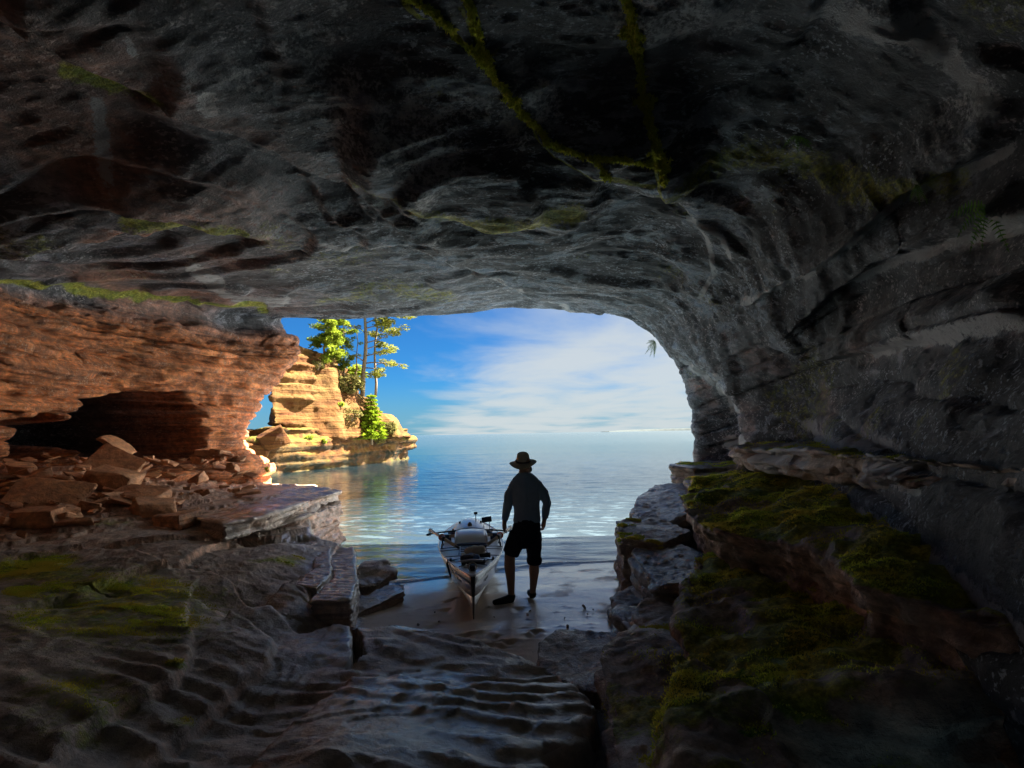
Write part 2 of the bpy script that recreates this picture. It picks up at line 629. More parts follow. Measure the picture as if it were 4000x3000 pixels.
def water_mat():
    m, t = mat_new('lake_water')
    P = t.n('NewGeometry').outputs['Position']
    sep = t.n('SeparateXYZ')
    t.put(sep.inputs[0], P)
    y = sep.outputs[1]
    far = t.step(y, 10.0, 130.0)
    n1 = t.noise(t.vmath('MULTIPLY', P, (0.50, 1.35, 1.0)), 4.6, 3.0, 0.55, 0.5)
    n2 = t.noise(t.vmath('MULTIPLY', P, (0.40, 1.0, 1.0)), 1.3, 3.0, 0.55, 0.4)
    n3 = t.noise(t.vmath('MULTIPLY', P, (0.30, 1.0, 1.0)), 0.16, 4.0, 0.6)
    h = t.math('ADD', t.math('MULTIPLY', n1, 0.018), t.math('MULTIPLY', n2, 0.048))
    h = t.math('ADD', h, t.math('MULTIPLY', t.math('MULTIPLY', n3, far), 0.55))
    nb = t.n('Bump')
    nb.inputs['Strength'].default_value = 0.62
    nb.inputs['Distance'].default_value = 1.0
    t.put(nb.inputs['Height'], h)
    nm = nb.outputs[0]
    fr = t.n('Fresnel')
    fr.inputs[0].default_value = 1.333
    t.put(fr.inputs[1], nm)
    gl = t.n('BsdfGlossy')
    t.put(gl.inputs['Color'], (1, 1, 1))
    t.put(gl.inputs['Roughness'], t.mixf(far, 0.035, 0.16))
    t.put(gl.inputs['Normal'], nm)
    tr = t.n('BsdfTransparent')
    t.put(tr.inputs[0], (0.60, 0.73, 0.84))
    df = t.n('BsdfDiffuse')
    t.put(df.inputs[0], t.mix(t.step(y, 14.0, 60.0), (0.008, 0.026, 0.038), (0.004, 0.020, 0.029)))
    body = t.n('MixShader')
    t.put(body.inputs[0], t.step(y, 9.0, 70.0, 0.05, 0.95))
    t.put(body.inputs[1], tr.outputs[0])
    t.put(body.inputs[2], df.outputs[0])
    mx = t.n('MixShader')
    t.put(mx.inputs[0], t.math('MULTIPLY', fr.outputs[0], t.mixf(far, 1.0, 0.55), clamp=True))
    t.put(mx.inputs[1], body.outputs[0])
    t.put(mx.inputs[2], gl.outputs[0])
    fo = t.n('BsdfDiffuse')
    t.put(fo.inputs[0], (0.75, 0.78, 0.80))
    fx = t.n('MixShader')
    t.put(fx.inputs[0], t.math('MULTIPLY', t.step(t.math('ADD', t.math('MULTIPLY', t.attr('foam'), 0.5), t.math('MULTIPLY', t.noise(P, 16.0, 5.0, 0.75), 0.6)), 0.58, 0.72), 0.8))
    t.put(fx.inputs[1], mx.outputs[0])
    t.put(fx.inputs[2], fo.outputs[0])
    finish(t, fx.outputs[0])
    return m


M_WATER = water_mat()


# ---------------------------------------------------------------- the cave: one shell of wall, roof and wall
def W(Y, *pts):
    return [np.array([x, Y if len(r) == 0 else r[0], z]) for x, z, *r in pts]


lip = [np.array([-6.7, 14, -0.6])] + [at(*p) for p in (
    (1062, 1872, 14), (958, 1715, 14), (1003, 1600, 14), (1120, 1440, 14), (1172, 1392, 14), (1092, 1252, 14),
    (1400, 1243, 14), (1700, 1233, 14), (1960, 1202, 13.8), (2280, 1213, 13.5), (2490, 1258, 13.3),
    (2640, 1415, 13), (2690, 1580, 13), (2706, 1720, 13))] + [np.array([4.5, 13, -0.6])]
ST = [
    (-6.0, W(-6, (-2.2, -0.6), (-2.2, 0.6), (-2.2, 1.0), (-2.2, 1.3), (-2.1, 1.6), (-2.0, 1.8), (-1.9, 1.9), (-1.6, 2.0), (-1.2, 2.0), (-0.8, 2.0), (-0.3, 2.0), (0.1, 1.9), (0.3, 1.6), (0.4, 1.2), (0.4, 0.8), (0.4, -0.6))),
    (-3.0, W(-3, (-5.5, -0.6), (-5.6, 1.0), (-5.6, 1.8), (-5.5, 2.5), (-5.3, 3.0), (-5.0, 3.4), (-4.6, 3.7), (-3.2, 4.1), (-1.7, 4.3), (-0.3, 4.4), (0.9, 4.3), (1.8, 3.9), (2.2, 3.2), (2.0, 2.4), (1.5, 1.4), (1.4, -0.6))),
    (0.0, W(0, (-7.0, -0.6), (-7.0, 1.4), (-7.1, 2.3), (-6.9, 3.1), (-6.7, 3.6), (-6.6, 4.0), (-6.7, 4.4), (-4.7, 5.0), (-2.3, 5.4), (0, 5.5), (1.6, 5.3), (2.9, 4.8), (3.1, 4.0), (2.5, 2.9), (1.5, 1.5), (1.5, -0.6))),
    (2.5, W(2.5, (-7.2, -0.6), (-7.2, 1.5), (-7.3, 2.4), (-7.0, 3.2), (-6.8, 3.6), (-6.8, 4.1), (-7.0, 4.5), (-4.9, 5.1), (-2.3, 5.55), (0, 5.7), (1.9, 5.5), (3.4, 5.0), (3.8, 4.1), (3.1, 2.9), (2.15, 1.55), (2.1, -0.6))),
    (4.5, W(4.5, (-7.2, -0.6), (-7.3, 1.5), (-7.4, 2.4), (-7.1, 3.2), (-6.9, 3.7), (-6.9, 4.1), (-7.1, 4.5), (-4.9, 5.1), (-2.3, 5.55), (0, 5.75), (1.9, 5.6), (3.6, 5.0), (4.2, 4.1), (3.8, 3.0), (2.85, 1.6), (2.8, -0.6))),
    (6.5, W(6.5, (-7.4, -0.6), (-7.5, 1.5), (-7.6, 2.4), (-7.3, 3.2), (-7.0, 3.7), (-7.0, 4.1), (-7.3, 4.5), (-4.9, 4.95), (-2.3, 5.25), (0, 5.35), (1.8, 5.25), (3.3, 4.7), (4.2, 3.9), (4.5, 3.0), (3.6, 1.6), (3.5, -0.6))),
    (8.3, W(8.3, (-7.7, -0.6), (-7.8, 1.6), (-7.8, 2.4), (-7.6, 3.2), (-7.2, 3.7), (-7.2, 4.2), (-7.4, 4.6), (-4.8, 4.9), (-2.2, 4.98), (0, 5.0), (1.7, 4.9), (3.1, 4.45), (3.9, 3.75), (4.6, 2.95), (4.6, 1.6), (4.5, -0.6))),
    (10.0, W(10, (-7.5, -0.6), (-7.6, 1.5), (-7.7, 2.4), (-7.5, 3.2), (-7.0, 3.8), (-6.9, 4.2), (-7.0, 4.75), (-4.5, 4.98), (-2.0, 4.98), (0, 5.0), (1.6, 4.85), (2.9, 4.4), (3.6, 3.65), (4.05, 2.8), (4.2, 1.7), (4.3, -0.6))),
    (12.0, W(12, (-7.1, -0.6), (-7.0, 1.2), (-7.1, 2.2), (-6.9, 3.0), (-6.3, 3.75), (-6.2, 4.2), (-6.5, 4.85), (-3.9, 5.0), (-1.8, 5.08), (0, 5.2), (1.7, 5.1), (2.95, 4.72), (3.7, 3.9), (5.0, 2.9), (5.2, 1.7), (5.0, -0.6))),
    (14.0, lip),
]
cc = np.array([-1.0, 13.8, 1.8])
for yk, out, dy in ((14.35, 0.18, 0.38), (14.9, 1.0, 0.75), (17.0, 14.0, 1.4)):
    row = []
    for p in lip:
        d = p - cc
        d[1] = 0
        d /= np.linalg.norm(d)
        row.append(p + d * out + np.array([0, dy, 0]))
    ST.append((yk, row))
knots = np.array([s[0] for s in ST])
CP = np.array([s[1] for s in ST])          # stations x 16 x 3


def hermite(K, A, q):
    """cubic through rows of A at knots K, sampled at q (first axis)"""
    T = np.empty_like(A)
    d = (A[1:] - A[:-1]) / (K[1:] - K[:-1]).reshape(-1, *([1] * (A.ndim - 1)))
    T[0], T[-1] = d[0], d[-1]
    T[1:-1] = 0.5 * (d[1:] + d[:-1])
    same = (d[1:] * d[:-1]) > 0
    T[1:-1] = np.where(same, T[1:-1], T[1:-1] * 0.35)
    i = np.clip(np.searchsorted(K, q) - 1, 0, len(K) - 2)
    h = (K[i + 1] - K[i])
    t = (q - K[i]) / h
    sh = (-1,) + (1,) * (A.ndim - 1)
    t, h = t.reshape(sh), h.reshape(sh)
    return ((2 * t**3 - 3 * t**2 + 1) * A[i] + (t**3 - 2 * t**2 + t) * h * T[i]
            + (-2 * t**3 + 3 * t**2) * A[i + 1] + (t**3 - t**2) * h * T[i + 1])


tq = list(np.arange(-6.0, 0.6, 0.16))
y = 0.6
while y < 14.35:
    tq.append(y)
    y += max(0.018, 0.0060 * y)
tq += list(np.arange(14.35, 14.9, 0.06)) + list(np.linspace(14.9, 17.0, 14))
tq = np.array(tq)
mid = CP[4:9]
seg = np.linalg.norm(mid[:, 1:] - mid[:, :-1], axis=2).max(0)
sq = [0.0]
for i, L in enumerate(seg):
    n = max(4, int(L / 0.030))
    if i == 0 or i == len(seg) - 1:
        n = max(4, n // 3)
    sq += list(i + (np.arange(n) + 1) / n)
sq = np.array(sq)
G = hermite(knots, CP, tq)                                   # rows x 16 x 3
G = hermite(np.arange(16.0), np.swapaxes(G, 0, 1).copy(), sq)  # cols x rows x 3
G = np.swapaxes(G, 0, 1)
NR, NC = G.shape[:2]


def grid_normals(G):
    du = np.gradient(G, axis=0)
    dv = np.gradient(G, axis=1)
    n = np.cross(du, dv)
    n /= np.linalg.norm(n, axis=2, keepdims=True) + 1e-9
    return n


Nn = grid_normals(G)
inside = np.array([-1.0, 6.0, 2.8])
flip = np.sign(np.einsum('ijk,ijk->ij', Nn, inside - G))
if np.mean(flip[:, NC // 2]) < 0:
    Nn = -Nn
P = G.reshape(-1, 3)
Nv = Nn.reshape(-1, 3)
sidx = np.broadcast_to(sq[None, :], (NR, NC)).ravel()
tidx = np.broadcast_to(tq[:, None], (NR, NC)).ravel()
ppx, ppy = proj(P)
# drawing wobble so that nothing follows a ruler line
wob = 26 * fbm(P * 1.6, 3, 71)
wob2 = 26 * fbm(P * 1.6 + 9.1, 3, 72)
qx, qy = ppx + wob, ppy + wob2

ceil_w = sstep(sidx, 5.4, 6.6) * (1 - sstep(sidx, 11.0, 12.4))
left_w = 1 - sstep(sidx, 5.2, 6.2)
right_w = sstep(sidx, 11.2, 12.6)
lipk = 1 - 0.75 * sstep(tidx, 13.2, 14.0)                     # keep the mouth's outline as measured
disp = 0.26 * fbm(P * 0.42, 3, 11) * lipk

# roof: thin beds scaled off, leaving shallow plates whose edges run like contour lines
zz = 0.50 * fbm(P * np.array([0.20, 0.42, 0.4]), 2, 21) + 0.010 * fbm(P * np.array([0.8, 2.4, 2.0]), 3, 22)
th = 0.105
b = zz / th
fr = b - np.floor(b)
plate = (np.floor(b) + sstep(fr, 0.72, 0.98)) * th - zz
disp += ceil_w * plate * 1.15
disp += 0.030 * fbm(P * np.array([1.1, 3.0, 3.0]), 4, 31) * (0.5 + ceil_w)
disp += 0.016 * fbm(P * np.array([3.2, 9.0, 9.0]), 3, 33)
# fluted, scaly relief drawn out across the roof
fl = np.abs(fbm(np.stack([P[:, 0] * 0.55 + 0.15 * P[:, 1], P[:, 1] * 3.3 + 0.5 * fbm(P * 0.8, 2, 37), P[:, 2] * 1.5], 1), 4, 38))
fl2 = np.abs(fbm(np.stack([P[:, 0] * 1.3, P[:, 1] * 6.5 + P[:, 0] * 0.6, P[:, 2] * 4.0], 1), 3, 39))
disp += (0.35 + 0.65 * ceil_w) * (0.06 * (0.25 - fl) + 0.035 * (0.25 - fl2)) * lipk
# walls: level beds
disp += left_w * bed_disp(P, 0.27, 0.23, 5, 1.2) * (0.35 + 0.65 * lipk)
disp += left_w * bed_disp(P, 0.10, 0.085, 8, 2.6) * lipk
disp += left_w * 0.05 * fbm(P * 5.5, 4, 35)
disp += right_w * bed_disp(P, 0.085, 0.34, 6, 0.9, tilt=(-0.35, 0.06)) * (0.3 + 0.7 * lipk)
disp += right_w * 0.05 * fbm(P * np.array([3.0, 3.0, 6.0]), 4, 36)
# folds hanging where the roof turns down into the right wall
rib = sstep(sidx, 9.6, 10.6) * (1 - sstep(sidx, 12.6, 13.6)) * sstep(tidx, 4.5, 7.0)
disp += rib * 0.16 * np.abs(fbm(np.stack([P[:, 0] * 0.8 + P[:, 2] * 0.8, P[:, 1] * 2.1 + P[:, 2] * 1.1, P[:, 2] * 0.4], 1), 4, 44)) * lipk


def ledge(pts, h, w=16.0, reach=420.0, only=None):
    """a bed edge on the roof: the rock on the left of the drawn line hangs lower by h metres"""
    d, s = poly_dist(qx, qy, pts)
    sd = d * s
    k = sstep(sd, -w, w) * (1 - sstep(sd, reach * 0.25, reach))
    # fade at both ends of the line
    x0, x1 = min(p[0] for p in pts), max(p[0] for p in pts)
    k = k * sstep(ppx, x0 - 90, x0 + 90) * (1 - sstep(ppx, x1 - 90, x1 + 90))
    return h * k * ((tidx > 1.5) & (tidx < 14.0))


EDGES = []
# the lines of the big scaled-off layers (pixels of the photograph)
disp += ledge([(1050, 905), (900, 850), (720, 812), (540, 850), (330, 895), (0, 925), (-200, 930)], 0.24, 9, 300)
disp += ledge([(1700, 960), (1350, 700), (1000, 505), (640, 370), (300, 210), (0, 60)], 0.16, 14, 420)
disp += ledge([(2700, 770), (2520, 745), (2200, 852), (1900, 840), (1660, 770), (1380, 610)], 0.30, 40, 420)
disp += ledge([(2450, 1215), (2220, 1200), (2000, 1130), (1820, 1060), (1600, 965), (1330, 960), (1000, 965)], 0.10, 7, 260)
disp += ledge([(1500, 880), (1330, 860), (1160, 800), (1010, 790), (700, 745), (420, 740)], 0.10, 7, 260)
disp += ledge([(3900, 560), (3550, 740), (3300, 960), (3100, 1080), (2960, 1170)], 0.22, 12, 260)
disp += ledge([(4000, 840), (3700, 930), (3450, 1010), (3250, 1150), (3150, 1240)], 0.22, 12, 260)
disp += ledge([(4000, 1230), (3700, 1320), (3400, 1380), (3200, 1400), (3000, 1340)], 0.18, 12, 220)
disp += ledge([(2760, 1150), (2740, 1000), (2690, 860), (2600, 740), (2550, 500), (2490, 200), (2450, -50)], 0.07, 10, 200)
disp += ledge([(2600, 720), (2300, 620), (2150, 570), (1900, 250), (1600, -50)], 0.09, 10, 240)
P2 = P + Nv * disp[:, None]
# the side hollow low in the left wall
hy, hz = P[:, 1] + 0.22 * fbm(P * 1.3, 3, 61), P[:, 2] + 0.16 * fbm(P * 2.0, 3, 62)
hole = (1 - sstep(((hy - 11.0) / 1.55) ** 2 + ((hz - 2.30) / 0.85) ** 2, 0.60, 1.0)) * (P[:, 0] < -5)
hole2 = (1 - sstep(((hy - 9.0) / 0.75) ** 2 + ((hz - 2.15 - 0.12 * (hy - 9)) / 0.42) ** 2, 0.55, 1.0)) * (P[:, 0] < -5)
hh = np.maximum(hole, hole2)
P2[:, 0] -= hh * 3.4
P2[:, 2] += hole * 0.25 * (P2[:, 2] - 2.0)

red = np.clip(left_w * 1.0, 0, 1)
red = red * (1 - 0.85 * hh)
d1, _ = poly_dist(qx, qy, [(0, 230), (300, 290), (600, 330), (900, 420), (1250, 600), (1500, 760)])
red = np.maximum(red, 0.55 * np.exp(-(d1 / 70) ** 2))
d2, _ = poly_dist(qx, qy, [(330, 900), (500, 860), (700, 810), (850, 830), (1040, 905)])
red = np.maximum(red, 0.8 * np.exp(-(d2 / 60) ** 2))
red = np.maximum(red, 0.45 * right_w * sstep(fbm(P * 0.9, 3, 64), -0.1, 0.3))
red = np.maximum(red, (0.25 + 0.75 * sstep(1500 - ppx, -200, 900)) * 0.7 * sstep(fbm(P * 0.5, 3, 68), -0.25, 0.35) * (tidx > 0.5))

moss = np.zeros(len(P))


def stroke(target, pts, w, a):
    d, _ = poly_dist(qx, qy, pts)
    return np.maximum(target, a * np.exp(-(d / w) ** 2))


moss = stroke(moss, [(0, 1100), (300, 1135), (600, 1180), (900, 1215), (1050, 1225)], 15, 0.9)
moss = stroke(moss, [(250, 270), (450, 320), (600, 350)], 45, 0.75)
moss = stroke(moss, [(480, 800), (760, 800), (950, 850)], 36, 0.7)
moss = stroke(moss, [(1400, 640), (1620, 745), (1800, 800), (2050, 800), (2250, 760)], 60, 0.75)
moss = stroke(moss, [(1560, -20), (1900, 250), (2150, 570), (2300, 620), (2560, 640)], 11, 0.9)
moss = stroke(moss, [(1800, -20), (1900, 240)], 9, 0.9)
moss = stroke(moss, [(2450, -20), (2530, 420), (2600, 720)], 13, 0.9)
moss = stroke(moss, [(2600, 720), (2900, 640), (3300, 720), (3700, 700)], 90, 0.55)
moss = stroke(moss, [(1250, 1180), (1500, 1120), (1750, 1150)], 45, 0.5)
moss = np.maximum(moss, 0.40 * ceil_w * sstep(fbm(P * 0.8, 3, 65), 0.1, 0.4) * (1 - sstep(tidx, 8.5, 11)))
moss = np.maximum(moss, 0.4 * right_w * sstep(fbm(P * 0.9, 3, 66), 0.1, 0.4))

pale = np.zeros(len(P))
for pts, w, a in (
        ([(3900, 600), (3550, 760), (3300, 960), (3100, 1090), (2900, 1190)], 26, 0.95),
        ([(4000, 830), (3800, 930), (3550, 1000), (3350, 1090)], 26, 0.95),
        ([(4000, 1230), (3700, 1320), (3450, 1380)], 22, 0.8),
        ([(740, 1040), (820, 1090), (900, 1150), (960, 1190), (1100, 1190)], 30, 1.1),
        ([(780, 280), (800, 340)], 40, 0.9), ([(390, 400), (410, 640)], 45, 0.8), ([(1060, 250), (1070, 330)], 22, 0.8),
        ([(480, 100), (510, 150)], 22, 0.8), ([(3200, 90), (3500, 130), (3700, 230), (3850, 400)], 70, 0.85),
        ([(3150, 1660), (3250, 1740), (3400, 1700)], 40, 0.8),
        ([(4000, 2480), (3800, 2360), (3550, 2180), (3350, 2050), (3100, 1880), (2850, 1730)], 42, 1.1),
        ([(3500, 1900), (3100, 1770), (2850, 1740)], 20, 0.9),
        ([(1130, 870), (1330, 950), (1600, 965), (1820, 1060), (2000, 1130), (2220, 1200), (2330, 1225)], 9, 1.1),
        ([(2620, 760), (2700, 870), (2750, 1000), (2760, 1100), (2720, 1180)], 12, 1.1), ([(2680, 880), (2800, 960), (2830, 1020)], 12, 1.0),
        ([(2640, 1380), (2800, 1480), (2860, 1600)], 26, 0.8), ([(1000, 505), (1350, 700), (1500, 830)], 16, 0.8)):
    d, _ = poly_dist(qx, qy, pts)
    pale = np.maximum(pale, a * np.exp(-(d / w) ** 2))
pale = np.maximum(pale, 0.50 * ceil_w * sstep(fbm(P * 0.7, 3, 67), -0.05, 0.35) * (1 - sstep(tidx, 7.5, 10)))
wet = np.clip(0.45 + 0.9 * sstep(sidx, 6.5, 8.5), 0, 1) * sstep(tidx, 2.0, 6.0) * (ceil_w + right_w * (1 - 0.6 * sstep(sidx, 12.8, 13.6)))
wet = np.clip(wet + 0.55 * ceil_w, 0, 1)

FQ = grid_faces(NR, NC)
me = np_mesh('cave_shell', P2, FQ)
dark = 0.95 * sstep(ppx, 2850, 3250) * sstep(3300 - ppy, 0, 900) * (tidx < 12)  # mask of where shade is blackened into the shell colour
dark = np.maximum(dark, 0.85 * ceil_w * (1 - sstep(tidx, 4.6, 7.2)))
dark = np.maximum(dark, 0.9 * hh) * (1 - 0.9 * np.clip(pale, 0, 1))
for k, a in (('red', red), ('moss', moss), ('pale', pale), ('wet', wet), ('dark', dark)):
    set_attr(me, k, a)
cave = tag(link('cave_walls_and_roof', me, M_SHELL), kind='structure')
SHELL = BVHTree.FromPolygons(P2.tolist(), FQ.tolist())
CAMP = Vector((0, 0, CAMZ))


def hit(bvh, px, py):
    d = Vector(at(px, py, 1.0)) - CAMP
    d.normalize()
    return bvh.ray_cast(CAMP, d)[:3]


# ---------------------------------------------------------------- the rock floor on the left: rippled slabs
def tps(pts):
    """thin plate spline through (x, y, z) samples"""
    pts = np.array(pts, float)
    n = len(pts)
    r2 = ((pts[:, None, :2] - pts[None, :, :2]) ** 2).sum(2)
    K = 0.5 * r2 * np.log(r2 + 1e-9)
    A = np.zeros((n + 3, n + 3))
    A[:n, :n] = K + np.eye(n) * 0.02
    A[:n, n] = 1
    A[:n, n + 1:] = pts[:, :2]
    A[n:, :n] = A[:n, n:].T
    w = np.linalg.solve(A, np.concatenate([pts[:, 2], np.zeros(3)]))

    def f(x, y):
        r = np.full(x.shape, w[n]) + w[n + 1] * x + w[n + 2] * y
        for i in range(n):
            q = (x - pts[i, 0]) ** 2 + (y - pts[i, 1]) ** 2
            r = r + w[i] * 0.5 * q * np.log(q + 1e-9)
        return r
    return f


FL = [atz(*p) for p in (
    (1800, 3000, 0.56), (1000, 3000, 0.66), (0, 3000, 0.84), (2290, 2790, 0.40), (2050, 2600, 0.30), (1700, 2480, 0.25),
    (1480, 2430, 0.26), (1300, 2400, 0.42), (1340, 2150, 0.50), (1000, 2300, 0.56), (700, 2300, 0.68), (300, 2300, 0.80),
    (0, 2400, 0.88), (0, 2150, 0.94), (500, 2140, 0.90), (800, 2110, 0.86), (1000, 2090, 0.74), (1200, 2100, 0.58),
    (1500, 2700, 0.46), (1000, 2650, 0.60), (500, 2650, 0.76))]
FL += [np.array(p) for p in ((0, 0, 0.62), (-4, 0, 0.9), (-2, -3, 0.8), (-6.5, 3, 1.0), (-7.0, 7.0, 1.25), (-7.6, 9.0, 1.75), (-7.8, 11, 1.72),
                             (-6.2, 9.0, 1.32), (-6.0, 11.0, 1.22), (-5.2, 8.0, 1.0), (-4.6, 9.5, 1.0), (-5.5, 13, 1.05), (-6.8, 13, 1.15), (-9.5, 11, 1.8), (-9.5, 9, 2.0), (-4.0, 11.0, 1.0))]
base_floor = tps(FL)
EDGE = [(-5.3, 14.6), (-4.5, 12.5), (-3.85, 11.4), (-3.62, 9.6), (-3.35, 8.9), (-2.50, 8.35), (-2.05, 6.7), (-1.62, 5.25), (-1.30, 5.38), (-0.75, 5.25), (-0.23, 4.87), (0.17, 4.5), (0.40, 4.05),
        (0.55, 3.5), (0.43, 3.05), (0.17, 2.78), (0.22, 1.6), (0.3, -4.0)]


def floor_pix(pts):
    """pixel polyline laid on the rock floor"""
    out = []
    for px, py in pts:
        z = 0.6
        for _ in range(6):
            q = atz(px, py, z)
            z = float(base_floor(np.array([q[0]]), np.array([q[1]]))[0])
        out.append((q[0], q[1]))
    return out


ys = [-4.0]
while ys[-1] < 14.4:
    yy = ys[-1]
    ys.append(yy + (0.10 if yy < 1.2 else max(0.0150, 0.0070 * yy)))
ys = np.array(ys)
us = np.linspace(0, 1, 520)
XL = -np.maximum(7.2, 8.4 + 0.1 * (ys - 7)) - 0.6 * (ys > 8)
XR = np.full_like(ys, 1.15)
XR = np.where(ys > 5.0, np.interp(ys, [5, 6.5, 8.5, 9.5, 14.5], [0.9, -0.9, -1.8, -2.6, -3.0]), XR)
X = XL[:, None] + (XR - XL)[:, None] * (1 - (1 - us[None, :]) ** 1.25)
Yg = np.broadcast_to(ys[:, None], X.shape).copy()
x, y = X.ravel(), Yg.ravel()
p2 = np.stack([x, y, 0 * x], 1)
wx = x + 0.05 * fbm(p2 * 2.3, 3, 81)
wy = y + 0.05 * fbm(p2 * 2.3, 3, 82)
z = base_floor(x, y)
z = z + 0.05 * fbm(p2 * 0.9, 3, 83)
rubzone = sstep(-x, 5.0 + 0.0 * y, 6.3) * sstep(y, 5.6, 6.8)

# broken bed edges: the slab on one side stands higher
STEPS = []


def fstep(pix, h, w=0.018, reach=1.2, pts=None):
    q = pts if pts is not None else floor_pix(pix)
    d, s = poly_dist(wx, wy, q)
    sd = d * s
    k = sstep(sd, -w, w) * (1 - sstep(sd, reach * 0.3, reach))
    (ax, ay), (bx, by) = q[0], q[-1]
    ends = np.minimum(np.hypot(wx - ax, wy - ay), np.hypot(wx - bx, wy - by))
    k = k * sstep(ends, 0.0, 0.25)
    STEPS.append((q, d))
    return 1.5 * h * k


z = z + fstep([(1420, 2460), (1170, 2450), (1000, 2370), (900, 2290), (830, 2240), (640, 2190), (470, 2140), (200, 2140), (0, 2160)], 0.055, reach=1.6)
z = z + fstep([(1300, 2215), (1230, 2250), (1130, 2310), (1000, 2370)], 0.08, reach=0.7)
z = z + fstep([(740, 2380), (720, 2440), (760, 2550), (700, 2620), (600, 2680), (480, 2720), (300, 2860), (200, 3000), (120, 3150)], -0.055, reach=1.2)
z = z + fstep([(840, 2390), (960, 2430), (1075, 2495), (1040, 2560), (930, 2640), (780, 2740), (640, 2840), (540, 2930), (470, 3050)], -0.050, reach=1.0)
z = z + fstep([(2200, 2660), (2000, 2680), (1800, 2685), (1560, 2655), (1380, 2650), (1230, 2700), (1090, 2810), (980, 2960), (900, 3100)], 0.030, reach=1.5)
z = z + fstep([(1100, 2950), (1000, 2960), (800, 3000)], 0.025, reach=0.5)
z = z + fstep([(1320, 2130), (1250, 2300), (1190, 2400)], -0.05, reach=0.5)
z = z + fstep([(1100, 2060), (900, 2075), (700, 2090), (400, 2120), (0, 2130)], -0.05, reach=0.8)
z = z + fstep([(900, 2020), (700, 2050), (450, 2070), (300, 2080)], -0.06, reach=0.8)

# ripple marks left by an old beach: broad, uneven, dying out in places
warp = 0.42 * fbm(p2 * 0.7, 3, 85) + 0.12 * fbm(p2 * np.array([1.6, 2.6, 1]), 3, 86)
ph = (wy * 1.0 + 0.13 * wx + warp) / 0.255
s1 = np.sin(2 * np.pi * ph)
rip = (0.5 + 0.5 * s1) ** 1.25
ra = 0.036 * sstep(fbm(p2 * np.array([1.0, 1.7, 1]) + 5.0, 3, 87), -0.30, 0.35) * (1 - 0.9 * rubzone) * (0.45 + 0.55 * sstep(-y, -8.5, -4.5))
leftcalm = sstep(-x, 1.6, 3.2) * sstep(y, 3.2, 4.6)
ra = ra * (1 - 0.62 * leftcalm)
z = z + ra * rip + 0.022 * fbm(p2 * np.array([1.6, 3.6, 1]), 3, 90)
z = z + 0.012 * fbm(p2 * np.array([4.0, 8.0, 1]), 4, 88) + 0.007 * fbm(p2 * 19, 3, 89)
cell = fbm(p2 * np.array([0.8, 1.1, 1]), 3, 79)
q = cell / 0.16
z = z + 0.014 * (np.floor(q) + sstep(q - np.floor(q), 0.93, 1.0) - q)      # thin sheets split off the slab tops
# rough layered rubble bed towards the wall
zr = z + 0.14 * fbm(p2 * 1.7, 4, 91) + 0.05 * fbm(p2 * 6.0, 3, 92)
q = zr / 0.07
zr = (np.floor(q) + sstep(q - np.floor(q), 0.75, 1.0)) * 0.07
z = z * (1 - rubzone) + zr * rubzone
# thin ledges along the far shelf
far = sstep(y, 6.9, 8.2) * sstep(-x, 3.0, 3.6) * (1 - rubzone * 0.5)
zf = z + 0.06 * fbm(p2 * np.array([1.4, 1.0, 1]), 3, 93) + 0.035 * (wx + 4)
q = zf / 0.055
zf = (np.floor(q) + sstep(q - np.floor(q), 0.80, 1.0)) * 0.055
z = z * (1 - 0.8 * far) + zf * 0.8 * far

# where the slabs end: drop to the wet apron, then under the sand
d, s = poly_dist(wx, wy, EDGE)
sd = -d * s                      # positive inside (left of the edge, looking towards the camera)
out = -sd
apron = 0.165 - 0.28 * np.maximum(out, 0) + 0.012 * np.sin(2 * np.pi * (wy + 0.5 * wx) / 0.085) * sstep(out, 0.02, 0.1)
apron_on = sstep(y, 3.7, 4.3) * (1 - sstep(y, 8.0, 8.6))
low = np.where(apron_on > 0, apron * apron_on + (1 - apron_on) * -0.35, -0.35)
low = np.where(y > 8.3, -1.4, low)
k = sstep(out, -0.02, 0.07)
z = z - 0.05 * np.exp(-(np.minimum(sd, 0) ** 2 + np.maximum(sd, 0) ** 2) / 0.06 ** 2) * (sd > -0.02)
z = np.where(k > 0, z * (1 - k) + np.minimum(low, z) * k, z)

fx, fy = proj(np.stack([x, y, z], 1))
fqx, fqy = fx + 30 * fbm(p2 * 2.2, 3, 95), fy + 30 * fbm(p2 * 2.2, 3, 96)
moss = np.zeros(len(x))


def blob(tgt, cx, cy, rx, ry, a):
    return np.maximum(tgt, a * np.exp(-(((fqx - cx) / rx) ** 2 + ((fqy - cy) / ry) ** 2)))


moss = blob(moss, 120, 2230, 420, 70, 0.72)
moss = blob(moss, 350, 2290, 260, 40, 0.8)
moss = blob(moss, 90, 2315, 90, 24, 1.1)
moss = blob(moss, 450, 2380, 700, 240, 0.58)
moss = blob(moss, 1080, 2185, 160, 18, 0.7)
moss = blob(moss, 300, 2750, 420, 260, 0.50)
moss = blob(moss, 700, 2590, 60, 25, 0.9)
moss = blob(moss, 330, 2890, 120, 70, 0.6)
moss = blob(moss, 700, 2830, 120, 40, 0.5)
moss = blob(moss, 400, 2030, 200, 18, 0.5)
wet = np.zeros(len(x))
wet = blob(wet, 1800, 2860, 760, 260, 1.5)
wet = blob(wet, 1150, 2080, 260, 70, 1.0)
wet = blob(wet, 1290, 2260, 110, 150, 0.9)
wet = blob(wet, 1420, 2490, 180, 45, 0.9)
wet = blob(wet, 1650, 2560, 200, 50, 0.7)
wet = blob(wet, 1150, 1960, 200, 60, 0.9)
wet = blob(wet, 720, 2740, 90, 40, 0.55)
wet = np.maximum(wet, 1.0 * sstep(out, -0.03, 0.06))
